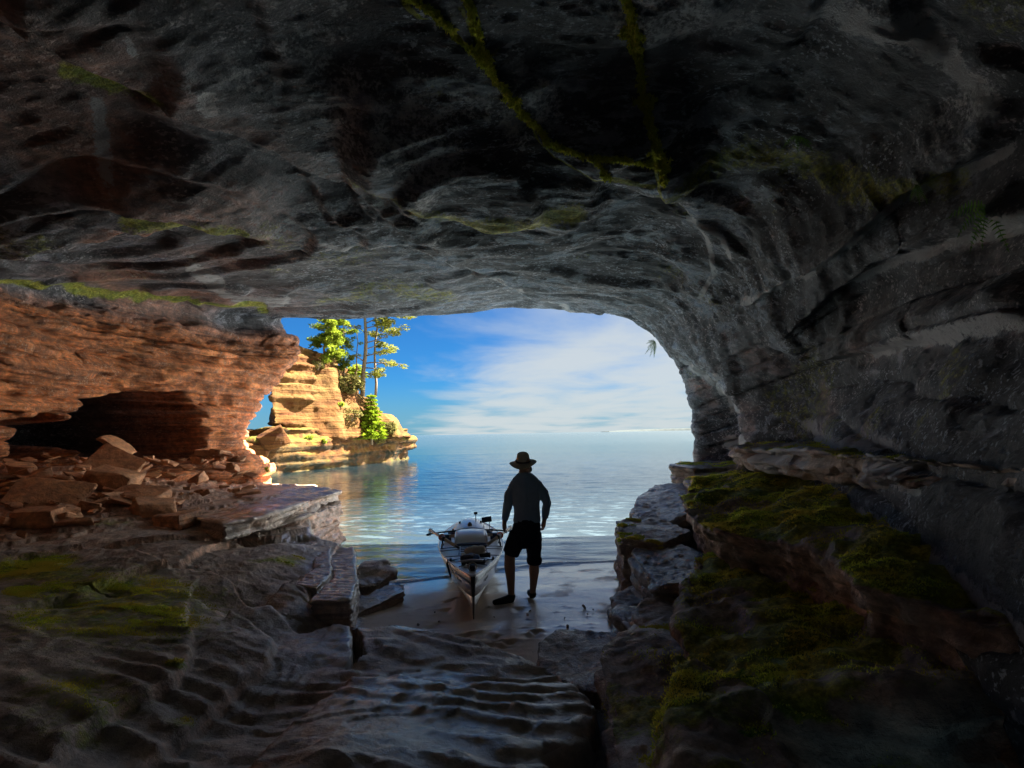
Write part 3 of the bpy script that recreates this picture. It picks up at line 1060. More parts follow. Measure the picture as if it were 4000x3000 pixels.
wet = np.maximum(wet, 0.55 * sstep(x, -3.6, -1.2))
wet = np.clip(wet * (0.65 + 0.9 * sstep(fbm(p2 * 1.1, 3, 97), -0.3, 0.3)), 0, 1.3)
red = np.zeros(len(x))
for q, dd in STEPS:
    red = np.maximum(red, 1.0 * np.exp(-(dd / 0.035) ** 2))
red = np.maximum(red, rubzone)
red = np.maximum(red, 0.8 * far * sstep(-x, 4.2, 5.2))
red = np.maximum(red, 0.55 * sstep(fbm(p2 * 0.8, 3, 98), 0.05, 0.4) * sstep(x, -3.0, -1.0))
red = red * (1 - 0.6 * np.clip(moss, 0, 1))
me = np_mesh('rock_floor', np.stack([x, y, z], 1), grid_faces(*X.shape))
for nm_, a in (('red', red), ('moss', moss), ('pale', 0 * red), ('wet', wet)):
    set_attr(me, nm_, a)
rock_floor = tag(link('rock_floor', me, M_SLAB), kind='structure')
FLOORZ = base_floor

# ---------------------------------------------------------------- beach and lake bed: one sheet
ys = [2.2]
while ys[-1] < 5200:
    yy = ys[-1]
    ys.append(yy + (max(0.012, 0.0045 * yy) if yy < 13 else 0.06 * yy))
ys = np.array(ys)
half = np.where(ys < 13, 6.0, 6.0 + (ys - 13) * 1.3)
us = np.linspace(-1, 1, 220)
X = us[None, :] * half[:, None]
Yg = np.broadcast_to(ys[:, None], X.shape).copy()
x, y = X.ravel(), Yg.ravel()
p2 = np.stack([x, y, 0 * x], 1)
shore = 8.35 + 0.35 * np.sin(x * 0.9 + 0.6) + 0.14 * x
z = np.interp(y - shore, [-5, -3.2, -1.8, 0, 1.5, 4, 12, 40, 200], [0.14, 0.17, 0.125, 0.0, -0.11, -0.33, -1.1, -3.0, -8])
z = z + 0.010 * fbm(p2 * 0.9, 3, 101) + 0.004 * fbm(p2 * 5, 3, 102)
# the hollow the hull pressed, pools at the edges
z = z + 0.02 * np.exp(-((x - 1.2) / 0.7) ** 2 - ((y - 6.0) / 1.2) ** 2) * -1.0
z = z - 0.030 * np.exp(-(np.hypot(x + 0.47 + 0.085 * (y - 5.95), 0) / 0.10) ** 2) * sstep(y, 5.75, 6.0)
z = z + 0.022 * np.exp(-((np.abs(x + 0.47 + 0.085 * (y - 5.95)) - 0.17) / 0.06) ** 2) * sstep(y, 5.75, 6.0) * (1 - sstep(y, 6.6, 7.4))
rs = random.Random(4)
PRINTS = [(atz(px_, py_, 0.16)[:2], a_) for px_, py_, a_ in (
    (1820, 2490, 0.3), (1870, 2485, 0.0), (1930, 2495, -0.3), (1900, 2540, 0.2), (1985, 2520, 0.5), (2030, 2375, 0.1), (1925, 2370, 0.9),
    (1740, 2380, -0.2), (1760, 2330, 0.4), (1700, 2440, 0.2), (1800, 2540, -0.6), (2090, 2480, 0.3))]
for (qx_, qy_), a_ in PRINTS:
    dx, dy = x - qx_, y - qy_
    l, w = dx * math.sin(a_) + dy * math.cos(a_), dx * math.cos(a_) - dy * math.sin(a_)
    r = np.sqrt((l / 0.14) ** 2 + (w / 0.055) ** 2)
    m = r < 1.6
    tread = 0.006 * np.sin(l * 2 * np.pi / 0.026) * (r < 0.95)
    z = z + np.where(m, -0.022 * (1 - sstep(r, 0.75, 1.0)) + 0.010 * np.exp(-((r - 1.12) / 0.16) ** 2) + tread, 0)
bits = fbm(p2 * 24, 2, 104)
z = z + 0.012 * sstep(bits, 0.55, 0.75) * (y < 7)
wet = sstep(y, 5.6, 7.3) + 0.85 * np.exp(-((x - 0.9) / 0.75) ** 2 - ((y - 5.6) / 0.9) ** 2) + 0.7 * np.exp(-((x + 0.2) / 0.6) ** 2 - ((y - 5.55) / 0.22) ** 2)
wet = wet * (1 - 0.75 * np.exp(-((x + 1.0) / 0.75) ** 2 - ((y - 6.6) / 0.85) ** 2))
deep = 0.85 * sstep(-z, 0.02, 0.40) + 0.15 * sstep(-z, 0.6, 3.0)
me = np_mesh('beach', np.stack([x, y, z], 1), grid_faces(*X.shape))
set_attr(me, 'wet', np.clip(wet, 0, 1))
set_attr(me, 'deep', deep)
tag(link('beach_and_lake_bed', me, M_SAND), kind='structure')


def sand_z(xx, yy):
    sh = 8.35 + 0.35 * math.sin(xx * 0.9 + 0.6) + 0.14 * xx
    return float(np.interp(yy - sh, [-5, -3.2, -1.8, 0, 1.5, 4, 12, 40, 200], [0.14, 0.17, 0.125, 0.0, -0.11, -0.33, -1.1, -3.0, -8]))


# ---------------------------------------------------------------- the lake
ys = [6.6]
while ys[-1] < 9000:
    yy = ys[-1]
    ys.append(yy + (max(0.025, 0.0058 * yy) if yy < 60 else 0.05 * yy))
ys = np.array(ys)
half = np.where(ys < 14, 9.0, 9.0 + (ys - 14) * 1.6)
us = np.linspace(-1, 1, 230)
X = us[None, :] * half[:, None]
Yg = np.broadcast_to(ys[:, None], X.shape).copy()
x, y = X.ravel(), Yg.ravel()
p2 = np.stack([x, y, 0 * x], 1)
amp = np.interp(y, [7.5, 9, 14, 30, 60, 90], [0.2, 0.45, 0.6, 0.9, 0.6, 0.0])
z = amp * (0.020 * fbm(p2 * np.array([0.9, 2.6, 1]), 3, 111) + 0.010 * np.sin(2 * np.pi * (y + 0.25 * x + 0.5 * fbm(p2 * 0.6, 2, 112)) / 0.62))
# the little wave running up the sand
sh = 8.35 + 0.35 * np.sin(x * 0.9 + 0.6) + 0.14 * x + 0.12
z = z + 0.035 * np.exp(-((y - sh - 0.10 * fbm(p2 * 1.5, 2, 113)) / 0.07) ** 2) * (0.6 + 0.5 * fbm(p2 * 2.2, 2, 114))
me = np_mesh('lake', np.stack([x, y, z], 1), grid_faces(*X.shape))
set_attr(me, 'foam', np.exp(-((y - sh + 0.02 - 0.10 * fbm(p2 * 1.5, 2, 113)) / 0.055) ** 2))
tag(link('lake_water', me, M_WATER), kind='structure')

# ---------------------------------------------------------------- the low far shore on the right horizon
m_shore = plain('far_forest', (0.007, 0.016, 0.018), 0.9, 0, 0.4, 0.02)
mb = []
rs = random.Random(9)
n = 260
xs = np.linspace(520, 2600, n)
top = np.interp(xs, [520, 620, 800, 1400, 2600], [2.0, 8.0, 12, 14, 18]) + np.array([rs.uniform(-1.0, 1.2) for _ in xs])
V, F = [], []
for i in range(n):
    yb = 2900 + 120 * math.sin(i * 0.05)
    V += [(xs[i], yb - 40, -0.5), (xs[i], yb - 20, top[i] * 0.8), (xs[i], yb, top[i]), (xs[i], yb + 200, top[i] * 0.9), (xs[i], yb + 300, -0.5)]
for i in range(n - 1):
    for k in range(4):
        F.append((i * 5 + k, (i + 1) * 5 + k, (i + 1) * 5 + k + 1, i * 5 + k + 1))
me = np_mesh('far_shore', V, F)
tag(link('far_shore', me, m_shore), kind='structure')


# ---------------------------------------------------------------- rocks
def rock_from(mb, voxel, seed, amp=0.05, bed=0.03, thick=0.14, smooth_it=5, moss=(0, 0.3), wet=0.3, pale=0.0, red=0.35, fine=0.012, fluting=0.0):
    V, F = remesh(mb, voxel, smooth_it)
    me = np_mesh('rock', V, F)
    N = normals(me)
    side = 1 - np.abs(N[:, 2])
    d = amp * fbm(V * 1.3, 4, seed) + 0.45 * amp * fbm(V * 4.2, 3, seed + 3) + fine * fbm(V * 13.0, 3, seed + 7)
    d = d + (0.25 + side) * bed_disp(V, bed * 1.5, thick, seed + 11, 1.5) + side * bed_disp(V, bed * 0.6, thick * 0.35, seed + 17, 2.5)
    d = d - 0.5 * amp * np.abs(fbm(V * np.array([2.2, 2.2, 3.5]), 4, seed + 13))
    if fluting:
        d = d - fluting * side * np.abs(fbm(V * np.array([7.0, 7.0, 0.9]), 3, seed + 21))
    V2 = V + N * d[:, None]
    me.vertices.foreach_set('co', V2.astype(np.float32).ravel())
    me.update()
    N = normals(me)
    up = sstep(N[:, 2], 0.35, 0.85)
    ms = np.clip(moss[1] * up * (0.35 + 1.1 * sstep(fbm(V * np.array([0.9, 1.6, 1.0]), 4, seed + 31), -0.25, 0.30)) + moss[0] * sstep(fbm(V * 1.7, 3, seed + 33), 0.1, 0.4), 0, 1.1)
    set_attr(me, 'moss', ms)
    set_attr(me, 'wet', np.clip(wet * (0.4 + up) * (0.5 + sstep(fbm(V * 1.5, 3, seed + 35), -0.2, 0.3)), 0, 1))
    set_attr(me, 'pale', pale * sstep(fbm(V * 1.2, 3, seed + 37), 0.0, 0.4))
    set_attr(me, 'red', np.clip(red * (0.3 + side) * sstep(fbm(V * 1.1, 3, seed + 39), -0.4, 0.3), 0, 1))
    return me


def layered(poly, ztop, zbot, inset=0.2, tilt=(0, 0), extra=None):
    """prism with a sloping top and an undercut foot; poly is in plan"""
    mb = MB()
    c = np.mean(np.array(poly), 0)
    top = [(px_, py_, ztop + tilt[0] * (px_ - c[0]) + tilt[1] * (py_ - c[1])) for px_, py_ in poly]
    bot = []
    for px_, py_ in poly:
        v = np.array([px_, py_]) - c
        L = np.linalg.norm(v) + 1e-6
        v = v * max(0.15, (L - inset)) / L
        bot.append((c[0] + v[0], c[1] + v[1], zbot))
    mb.prism(top, bot)
    return mb


G_LEDGE = 'rock ledges along the right wall'
RIGHT = [
    # name, label, plan, ztop, zbot, inset, tilt, kwargs
    ('rock_ledge', 'broad mossy ledge with a dark undercut front, highest step beside the right wall',
     [(1.72, 5.25), (1.95, 6.1), (2.25, 7.2), (2.9, 8.1), (4.6, 8.4), (5.0, 5.0), (3.4, 1.0), (2.35, 1.2), (2.05, 2.2), (1.9, 2.9), (2.0, 3.8), (1.75, 4.6)],
     1.46, 0.72, 0.30, (0.16, 0.0), dict(moss=(0.15, 1.0), wet=0.1, red=0.7, seed=201, amp=0.15, bed=0.05, thick=0.2)),
    ('rock_ledge', 'wide green mossy ledge in the lower right with a yellow moss edge',
     [(1.12, 3.65), (1.45, 4.6), (1.75, 5.3), (2.6, 5.6), (4.4, 5.0), (3.6, 2.4), (1.8, 2.35), (1.15, 2.6), (0.92, 2.95)],
     1.0, -0.1, 0.12, (0.18, 0.0), dict(moss=(0.35, 0.95), wet=0.05, red=0.6, seed=202, amp=0.16, bed=0.045, thick=0.2)),
    ('rock_ridge', 'narrow mossy ridge of rock running down the bottom edge right of centre',
     [(0.92, 3.1), (1.2, 2.9), (1.1, 2.4), (1.02, 1.5), (0.95, 0.6), (0.55, 0.6), (0.60, 1.6), (0.68, 2.4)],
     0.84, -0.3, 0.0, (0.1, 0.02), dict(moss=(0.55, 0.6), wet=0.05, red=0.5, seed=203, amp=0.12, bed=0.03)),
    ('rock_ledge', 'dark mossy rock in the bottom right corner under the pale seam',
     [(1.75, 2.1), (3.4, 2.3), (3.2, 0.3), (1.35, 0.4), (1.45, 1.5)],
     0.78, -0.4, 0.1, (0.05, 0.0), dict(moss=(0.3, 0.9), wet=0.0, red=0.3, seed=204, amp=0.14)),
    ('rock_block', 'brown block at the foot of the ridge, edge hanging over the dark gap',
     [(0.42, 1.8), (0.50, 3.2), (0.62, 4.0), (0.95, 4.35), (1.25, 3.9), (1.0, 2.8), (0.8, 1.8)],
     0.60, -0.4, 0.05, (0.15, 0.0), dict(moss=(0.35, 0.3), wet=0.25, red=0.6, seed=205, amp=0.06, bed=0.04)),
    ('rock_block', 'rounded grey brown boulder between the wet block and the mossy ledge',
     [(0.95, 3.9), (1.02, 4.7), (1.35, 5.0), (1.6, 4.5), (1.3, 3.7)],
     0.66, -0.2, 0.08, (0.1, 0.05), dict(moss=(0.4, 0.3), wet=0.2, red=0.5, seed=206, amp=0.06, bed=0.04)),
    ('rock_block', 'shiny wet block with a dripping face below the upper mossy ledge',
     [(1.28, 4.9), (1.32, 6.2), (1.9, 6.9), (2.3, 5.6), (1.8, 4.8)],
     0.80, -0.2, 0.10, (0.05, 0.02), dict(moss=(0.1, 0.05), wet=1.0, red=0.2, seed=207, amp=0.05, bed=0.05)),
    ('rock_block', 'upright dark block standing at the waterline right of the man',
     [(1.28, 6.5), (1.40, 7.5), (2.1, 8.1), (2.3, 6.9), (1.65, 6.1)],
     0.90, -0.3, 0.02, (0.0, 0.04), dict(moss=(0.1, 0.25), wet=0.45, red=0.3, seed=208, amp=0.05, bed=0.02, fluting=0.05)),
    ('rock_block', 'low broken rock at the edge of the wet sand on the right',
     [(1.02, 4.6), (1.05, 5.9), (1.4, 6.4), (1.7, 5.2), (1.25, 4.3)],
     0.42, -0.3, 0.0, (0.05, -0.05), dict(moss=(0.2, 0.15), wet=0.55, red=0.3, seed=209, amp=0.07, bed=0.05)),
    ('rock_block', 'pale wet flat rock sloping into the lake beyond the upright block',
     [(1.75, 7.9), (1.95, 8.9), (2.35, 10.0), (2.9, 11.1), (3.8, 10.8), (3.2, 8.3), (2.2, 7.7)],
     0.98, -0.5, 0.0, (0.10, 0.03), dict(moss=(0.0, 0.05), wet=1.0, red=0.1, seed=210, amp=0.06, bed=0.05)),
    ('rock_block', 'square grey rock topping the far end of the right ledges',
     [(3.28, 11.2), (3.5, 12.0), (4.2, 12.9), (5.4, 12.4), (4.8, 10.9), (3.6, 10.7)],
     1.42, -0.5, 0.25, (0.0, 0.0), dict(moss=(0.0, 0.35), wet=0.5, red=0.3, seed=211, amp=0.06, bed=0.06)),
    ('rock_block', 'small mossy step behind the upper ledge, below the dark recess',
     [(2.75, 8.4), (3.1, 9.6), (3.6, 10.8), (5.2, 10.6), (5.2, 8.0), (3.4, 7.8)],
     1.30, -0.4, 0.1, (0.06, 0.0), dict(moss=(0.1, 0.8), wet=0.3, red=0.4, seed=212, amp=0.05, bed=0.05)),
    ('overhang_slab', 'long slab jutting over the upper mossy ledge with pale crusted edges',
     [(3.05, 7.3), (3.45, 8.6), (4.2, 9.8), (5.2, 9.4), (5.2, 4.0), (3.5, 2.0), (2.5, 1.5), (2.35, 2.4), (2.9, 4.2), (3.0, 5.8)],
     1.95, 1.62, 0.25, (0.02, -0.01), dict(moss=(0.15, 0.5), wet=0.3, pale=1.0, red=0.5, seed=213, amp=0.06, bed=0.10, thick=0.10)),
]
LEDGES = []
for nm_, lab, poly, zt, zb, ins, tl, kw in RIGHT:
    mb = layered(poly, zt, zb, ins, tl)
    big = max(p[0] for p in poly) - min(p[0] for p in poly) > 1.5
    me = rock_from(mb, 0.033 if big else 0.024, smooth_it=3, fine=0.022, **kw)
    LEDGES.append(tag(link(nm_, me, M_LEDGE), lab, 'rock', G_LEDGE))

# stones and slabs standing free by the beach
FREE = [
    ('boulder', 'low wet rock at the near end of the sand, left of the right ledges', M_LEDGE,
     [(0.16, 4.25), (0.20, 4.75), (0.45, 4.98), (0.95, 4.75), (1.05, 4.1), (0.85, 3.6), (0.45, 3.85)], 0.36, -0.2, 0.0, (0.10, 0.04),
     dict(moss=(0, 0), wet=0.8, red=0.15, seed=231, amp=0.06, bed=0.03)),
    ('boulder', 'dark wet rock in the gap at the bottom edge of the picture', M_LEDGE,
     [(0.30, 3.35), (0.45, 3.75), (0.9, 3.7), (0.8, 2.9), (0.35, 2.6)], 0.22, -0.4, 0.0, (0.1, 0.05),
     dict(moss=(0, 0.1), wet=0.9, red=0.1, seed=232, amp=0.05, bed=0.03)),
    ('boulder', 'blue grey boulder lying between the rippled slab and the boat', M_SLAB,
     [(-2.20, 6.95), (-2.12, 7.55), (-1.85, 7.70), (-1.66, 7.35), (-1.72, 6.95), (-1.95, 6.80)], 0.34, -0.1, 0.05, (-0.12, 0.12),
     dict(moss=(0, 0), wet=0.7, red=0.5, seed=233, amp=0.10, bed=0.04)),
    ('stone_slab', 'tilted slab with a pale broken edge pointing at the boat bow', M_SLAB,
     [(-2.05, 5.95), (-2.0, 6.55), (-1.70, 7.0), (-1.42, 7.0), (-1.36, 6.70), (-1.75, 6.05)], 0.22, 0.02, 0.0, (0.05, 0.06),
     dict(moss=(0, 0), wet=0.8, red=0.45, seed=234, amp=0.06, bed=0.04)),
    ('stone_slab', 'rust brown slab lying across the shelf at the edge of the rubble', M_RUBBLE,
     [atz(600, 2052, 0.92)[:2], atz(660, 2005, 0.95)[:2], atz(775, 2000, 0.95)[:2], atz(790, 2030, 0.92)[:2], atz(700, 2056, 0.92)[:2]], 1.06, 0.85, 0.0, (0.1, 0.0),
     dict(moss=(0, 0.1), wet=0.1, red=0.8, seed=235, amp=0.03, bed=0.02)),
]
for nm_, lab, mt, poly, zt, zb, ins, tl, kw in FREE:
    me = rock_from(layered([tuple(p) for p in poly], zt, zb, ins, tl), 0.018, smooth_it=4, **kw)
    tag(link(nm_, me, mt), lab, 'rock', 'loose rocks by the beach' if nm_ == 'boulder' else 'loose slabs of the shelf')


# rippled slabs broken off along the shelf edge, each with its own ripple marks
def rippled_slab(poly, zt, zb, tilt, seed, wl=0.105, ra=0.0055):
    me = rock_from(layered(poly, zt, zb, 0.02, tilt), 0.017, seed, amp=0.012, bed=0.02, thick=0.06, smooth_it=3, moss=(0, 0), wet=1.0, red=0.15)
    V = coords(me)
    N = normals(me)
    up = sstep(N[:, 2], 0.5, 0.9)
    w = V[:, 1] + 0.25 * V[:, 0] + 0.05 * fbm(V * 1.6, 2, seed + 50)
    V[:, 2] += up * ra * np.sin(2 * np.pi * w / wl)
    me.vertices.foreach_set('co', V.astype(np.float32).ravel())
    me.update()
    return me


SLABS = [
    ('narrow rippled slab, right one of the wet pair beside the boulder', [(-1.98, 5.2), (-2.10, 6.2), (-2.42, 7.1), (-2.78, 8.25), (-2.48, 8.3), (-2.14, 7.2), (-1.80, 6.2), (-1.60, 5.22)], 0.53, 0.05, (0.02, -0.035)),
    ('narrow rippled slab, left one of the wet pair beside the boulder', [(-2.36, 5.75), (-2.45, 6.6), (-2.80, 7.5), (-3.12, 8.25), (-2.82, 8.28), (-2.47, 7.2), (-2.14, 6.3), (-2.06, 5.6)], 0.56, 0.1, (0.0, -0.03)),
]
for k_, (lab, poly, zt, zb, tl) in enumerate(SLABS):
    tag(link('rippled_slab', rippled_slab(poly, zt, zb, tl, 240 + 9 * k_), M_SLAB), lab, 'rock slab', 'loose slabs of the shelf')

# the far wet shelf: two thick beds with crusted edges over the water
SH = [
    ('upper bed of the wet shelf on the left, its pointed tip over the lake', [(-3.66, 11.5), (-4.3, 12.3), (-5.6, 13.2), (-6.6, 13.0), (-5.6, 9.2), (-4.6, 7.8), (-3.9, 7.2), (-3.66, 7.9), (-3.72, 9.5)], 1.03, 0.80, dict(wet=1.0, pale=0.5, red=0.6, seed=251)),
    ('lower pale crusted bed under the wet shelf, dropping into the lake', [(-3.55, 11.2), (-4.2, 12.0), (-5.4, 12.8), (-5.8, 10), (-4.6, 8.2), (-3.85, 8.1), (-3.50, 9.0)], 0.82, -0.5, dict(wet=0.7, pale=0.25, red=0.7, seed=252)),
]
for lab, poly, zt, zb, kw in SH:
    me = rock_from(layered(poly, zt, zb, 0.03, (0.0, 0.0)), 0.034, smooth_it=2, amp=0.07, bed=0.06, thick=0.11, moss=(0, 0.0), **kw)
    tag(link('shelf_bed', me, M_SLAB), lab, 'rock ledge', 'beds of the wet shelf')


# ---------------------------------------------------------------- rubble under the left wall
def hull_rock(seed, n=12, flat=1.0, voxel=0.06):
    """an angular broken stone, about one metre across"""
    rs = random.Random(seed)
    bm = bmesh.new()
    for sx in (-1, 1):
        for sy in (-1, 1):
            for sz in (-1, 1):
                for _ in range(2):
                    bm.verts.new((sx * 0.5 * rs.uniform(0.45, 1.0), sy * 0.40 * rs.uniform(0.4, 1.0), sz * 0.34 * flat * rs.uniform(0.5, 1.0)))
    bmesh.ops.convex_hull(bm, input=bm.verts)
    bmesh.ops.delete(bm, geom=[v for v in bm.verts if not v.link_faces], context='VERTS')
    bmesh.ops.bevel(bm, geom=bm.edges[:], offset=0.018, segments=1, affect='EDGES')
    bmesh.ops.triangulate(bm, faces=bm.faces)
    bmesh.ops.subdivide_edges(bm, edges=bm.edges[:], cuts=1, use_grid_fill=True)
    bmesh.ops.subdivide_edges(bm, edges=bm.edges[:], cuts=1, use_grid_fill=True)
    me = bpy.data.meshes.new('stone')
    bm.to_mesh(me)
    bm.free()
    V = coords(me)
    N = normals(me)
    V = V + N * (0.020 * fbm(V * 3.1, 3, seed) + 0.014 * fbm(V * 9.0, 3, seed + 5))[:, None]
    me.vertices.foreach_set('co', V.astype(np.float32).ravel())
    me.update()
    me.materials.append(M_RUBBLE)
    return me


STONES = [hull_rock(300 + i, 12) for i in range(6)]
PLATES = [hull_rock(330 + i, 12, 0.30) for i in range(6)]


def rub_at(px, py):
    """point where a pixel's ray meets the rubble slope"""
    for Y in np.arange(5.0, 16.0, 0.02):
        q = at(px, py, Y)
        if q[2] <= float(FLOORZ(np.array([q[0]]), np.array([q[1]]))[0]) + 0.02:
            return q
    return at(px, py, 11.0)


BIG = [
    ('stone_plate', 'thin blade of stone leaning up in front of the dark hollow', PLATES[0], 460, 1728, 130, (0.15, 0.62, 0.2), 0.9),
    ('stone_plate', 'large ochre plate sloping down the middle of the rubble', PLATES[1], 445, 1815, 150, (0.75, 0.50, 0.1), 1.3),
    ('stone_plate', 'flat pinkish plate lying at the front of the rubble', PLATES[2], 550, 1925, 170, (0.30, 0.16, 0.0), 1.2),
    ('stone_plate', 'broad pale plate tipped towards the water at the left of the rubble', PLATES[3], 195, 1922, 185, (0.65, 0.25, 0.3), 1.3),
    ('boulder', 'square orange boulder with a lit right face near the left edge', STONES[0], 145, 2008, 165, (0.1, 0.0, 0.2), 1.0),
    ('boulder', 'rounded orange stone at the top left of the rubble', STONES[1], 85, 1822, 90, (0.2, 0.1, 0.7), 1.0),
    ('boulder', 'knobbly stone under the large sloping plate', STONES[2], 440, 1865, 180, (0.1, 0.2, 0.1), 1.0),
    ('stone_plate', 'small flat stone right of the large sloping plate', PLATES[4], 543, 1867, 66, (0.2, 0.1, 0.5), 1.0),
    ('stone_plate', 'narrow leaning splinter right of the dark hollow', PLATES[5], 664, 1798, 92, (0.2, 0.5, 0.2), 0.6),
    ('boulder', 'small block on the ledge left of the cave pillar', STONES[3], 802, 1765, 62, (0.0, 0.1, 0.3), 1.0),
    ('boulder', 'wedge shaped stone nearest the cave pillar', STONES[4], 863, 1765, 66, (0.1, 0.2, 1.3), 1.0),
    ('stone_plate', 'long thin plate at the right foot of the rubble', PLATES[1], 668, 1952, 105, (0.05, 0.08, 0.1), 0.9),
    ('boulder', 'brown stone propping the flat pinkish plate', STONES[5], 600, 1972, 140, (0.3, 0.1, 0.8), 1.0),
    ('boulder', 'orange stone cut by the left edge of the picture', STONES[3], 12, 2030, 85, (0.2, 0.3, 1.8), 1.0),
    ('boulder', 'tiny upright stone on the mossy slab near the left edge', STONES[4], 85, 2085, 34, (0.9, 0.4, 0.2), 1.0),
]
for nm_, lab, me, px_, py_, wpx, rot, k_ in BIG:
    q = rub_at(px_, py_ + wpx * 0.12)
    w = wpx * q[1] / FPX * k_
    o = link(nm_, me)
    o.location = (q[0], q[1], q[2] + w * 0.05)
    o.rotation_euler = rot
    o.scale = (w * 1.1, w, w * (0.72 if nm_ == 'boulder' else 0.85))
    tag(o, lab, 'rock', 'fallen rocks under the left wall')
rs = random.Random(77)
kept = 0
while kept < 150:
    px_, py_ = rs.uniform(0, 1000), rs.uniform(1760, 2050)
    if py_ > 1985 + 70 * math.sin(px_ * 0.006) * 0.5 + (40 if px_ < 400 else -20) or py_ < 1790 - px_ * 0.02:
        continue
    kept += 1
    q = rub_at(px_, py_)
    w = rs.choice([0.10, 0.13, 0.16, 0.2, 0.26, 0.34])
    o = link('stone_fragment', rs.choice(STONES + PLATES * 4))
    o.location = (q[0], q[1], q[2] + w * 0.02)
    o.rotation_euler = (rs.uniform(-0.4, 0.4), rs.uniform(-0.3, 0.5), rs.uniform(0, 6.3))
    o.scale = (w * rs.uniform(0.9, 1.5), w, w)
    tag(o, 'small broken red sandstone fragment in the rubble under the left wall', 'stone', 'small fragments of the rubble')


# ---------------------------------------------------------------- tufts of moss standing on the rocks
def tufts(me, count, size, seed, lo=0.55, parent=None, mat=None, world=None):
    """short upright moss blades where the rock's moss mask is strong and the face looks up"""
    V, N = coords(me), normals(me)
    a = np.empty(len(V), np.float32)
    me.attributes['moss'].data.foreach_get('value', a)
    rs_ = np.random.RandomState(seed)
    patch = fbm(V * np.array([1.6, 5.0, 3.0]), 5, seed + 1, 0.62)
    px_, py_ = proj(V)
    see = (px_ > -150) & (px_ < 4150) & (py_ < 3150) & (V[:, 1] > 0.8)
    w = np.clip(a - lo, 0, 1) * sstep(patch, -0.02, 0.16) * see
    if w.sum() <= 0:
        return None
    w = w / (np.maximum(V[:, 1], 1.5) ** 0.7)
    idx = rs_.choice(len(V), size=count, p=w / w.sum())
    p = V[idx] + rs_.normal(size=(count, 3)) * np.array([0.012, 0.012, 0.002])
    sc = size * (0.55 + 0.22 * V[idx, 1] / 3.0)[:, None] * rs_.uniform(0.5, 1.3, (count, 1))
    up = N[idx] * 0.6 + np.array([0, -0.1, 0.7]) + rs_.normal(size=(count, 3)) * 0.45
    up /= np.linalg.norm(up, axis=1, keepdims=True)
    sd = np.array([1.0, 0.0, 0.0]) + rs_.normal(size=(count, 3)) * np.array([0.2, 0.45, 0.25])
    sd /= np.linalg.norm(sd, axis=1, keepdims=True) + 1e-9
    q = np.stack([p - sd * sc * 0.5, p + sd * sc * 0.5, p + up * sc * 1.5 + sd * sc * 0.25, p + up * sc * 1.5 - sd * sc * 0.25], 1)
    m2 = np_mesh('moss_tufts', q.reshape(-1, 3), np.arange(count * 4).reshape(-1, 4), smooth=False)
    o = link('moss', m2, mat or M_TUFT, parent)
    o['kind'] = 'stuff'
    return o


M_TUFT, _t = mat_new('moss_tuft')
_c = _t.mix(_t.n('NewGeometry').outputs['Random Per Island'], (0.34, 0.48, 0.05), (0.82, 0.78, 0.10))
_c = _t.mix(_t.step(_t.noise(_t.n('NewGeometry').outputs['Position'], 2.5, 4.0, 0.6), 0.40, 0.62), _c, (0.70, 0.56, 0.09))
_d, _r, _m = _t.n('BsdfDiffuse'), _t.n('BsdfTranslucent'), _t.n('MixShader')
_t.put(_d.inputs[0], _c)
_t.put(_r.inputs[0], _c)
_m.inputs[0].default_value = 0.45
_t.put(_m.inputs[1], _d.outputs[0])
_t.put(_m.inputs[2], _r.outputs[0])
finish(_t, _m.outputs[0])
for o in LEDGES:
    tufts(o.data, (42000 if 'broad mossy' in o['label'] or 'wide green' in o['label'] else 9000) if o.dimensions.x > 1.5 else 5000, 0.0095, 900, 0.22, o)
tufts(rock_floor.data, 34000, 0.007, 901, 0.40, rock_floor)

# pebbles and chips washed about on the sand and lying on the slabs
rs = random.Random(31)
PEB = [hull_rock(360 + i, 12, 0.7) for i in range(3)]
for m_ in PEB:
    m_.materials.clear()
    m_.materials.append(M_LEDGE)
for k_ in range(16):
    px_, py_ = (rs.uniform(1560, 2330), rs.uniform(2360, 2560)) if k_ > 0 else (2282, 2374)
    p = atz(px_, py_, 0.15)
    w = rs.uniform(0.018, 0.045) if k_ else 0.06
    o = link('pebble', rs.choice(PEB))
    o.location = (p[0], p[1], sand_z(p[0], p[1]) + w * 0.15)
    o.rotation_euler = (rs.uniform(0, 1), rs.uniform(0, 1), rs.uniform(0, 6))
    o.scale = (w, w, w)
    tag(o, 'small dark pebble lying alone on the wet sand right of the man' if k_ == 0 else 'tiny dark pebble washed onto the sand before the boat', 'pebble', 'pebbles on the sand')


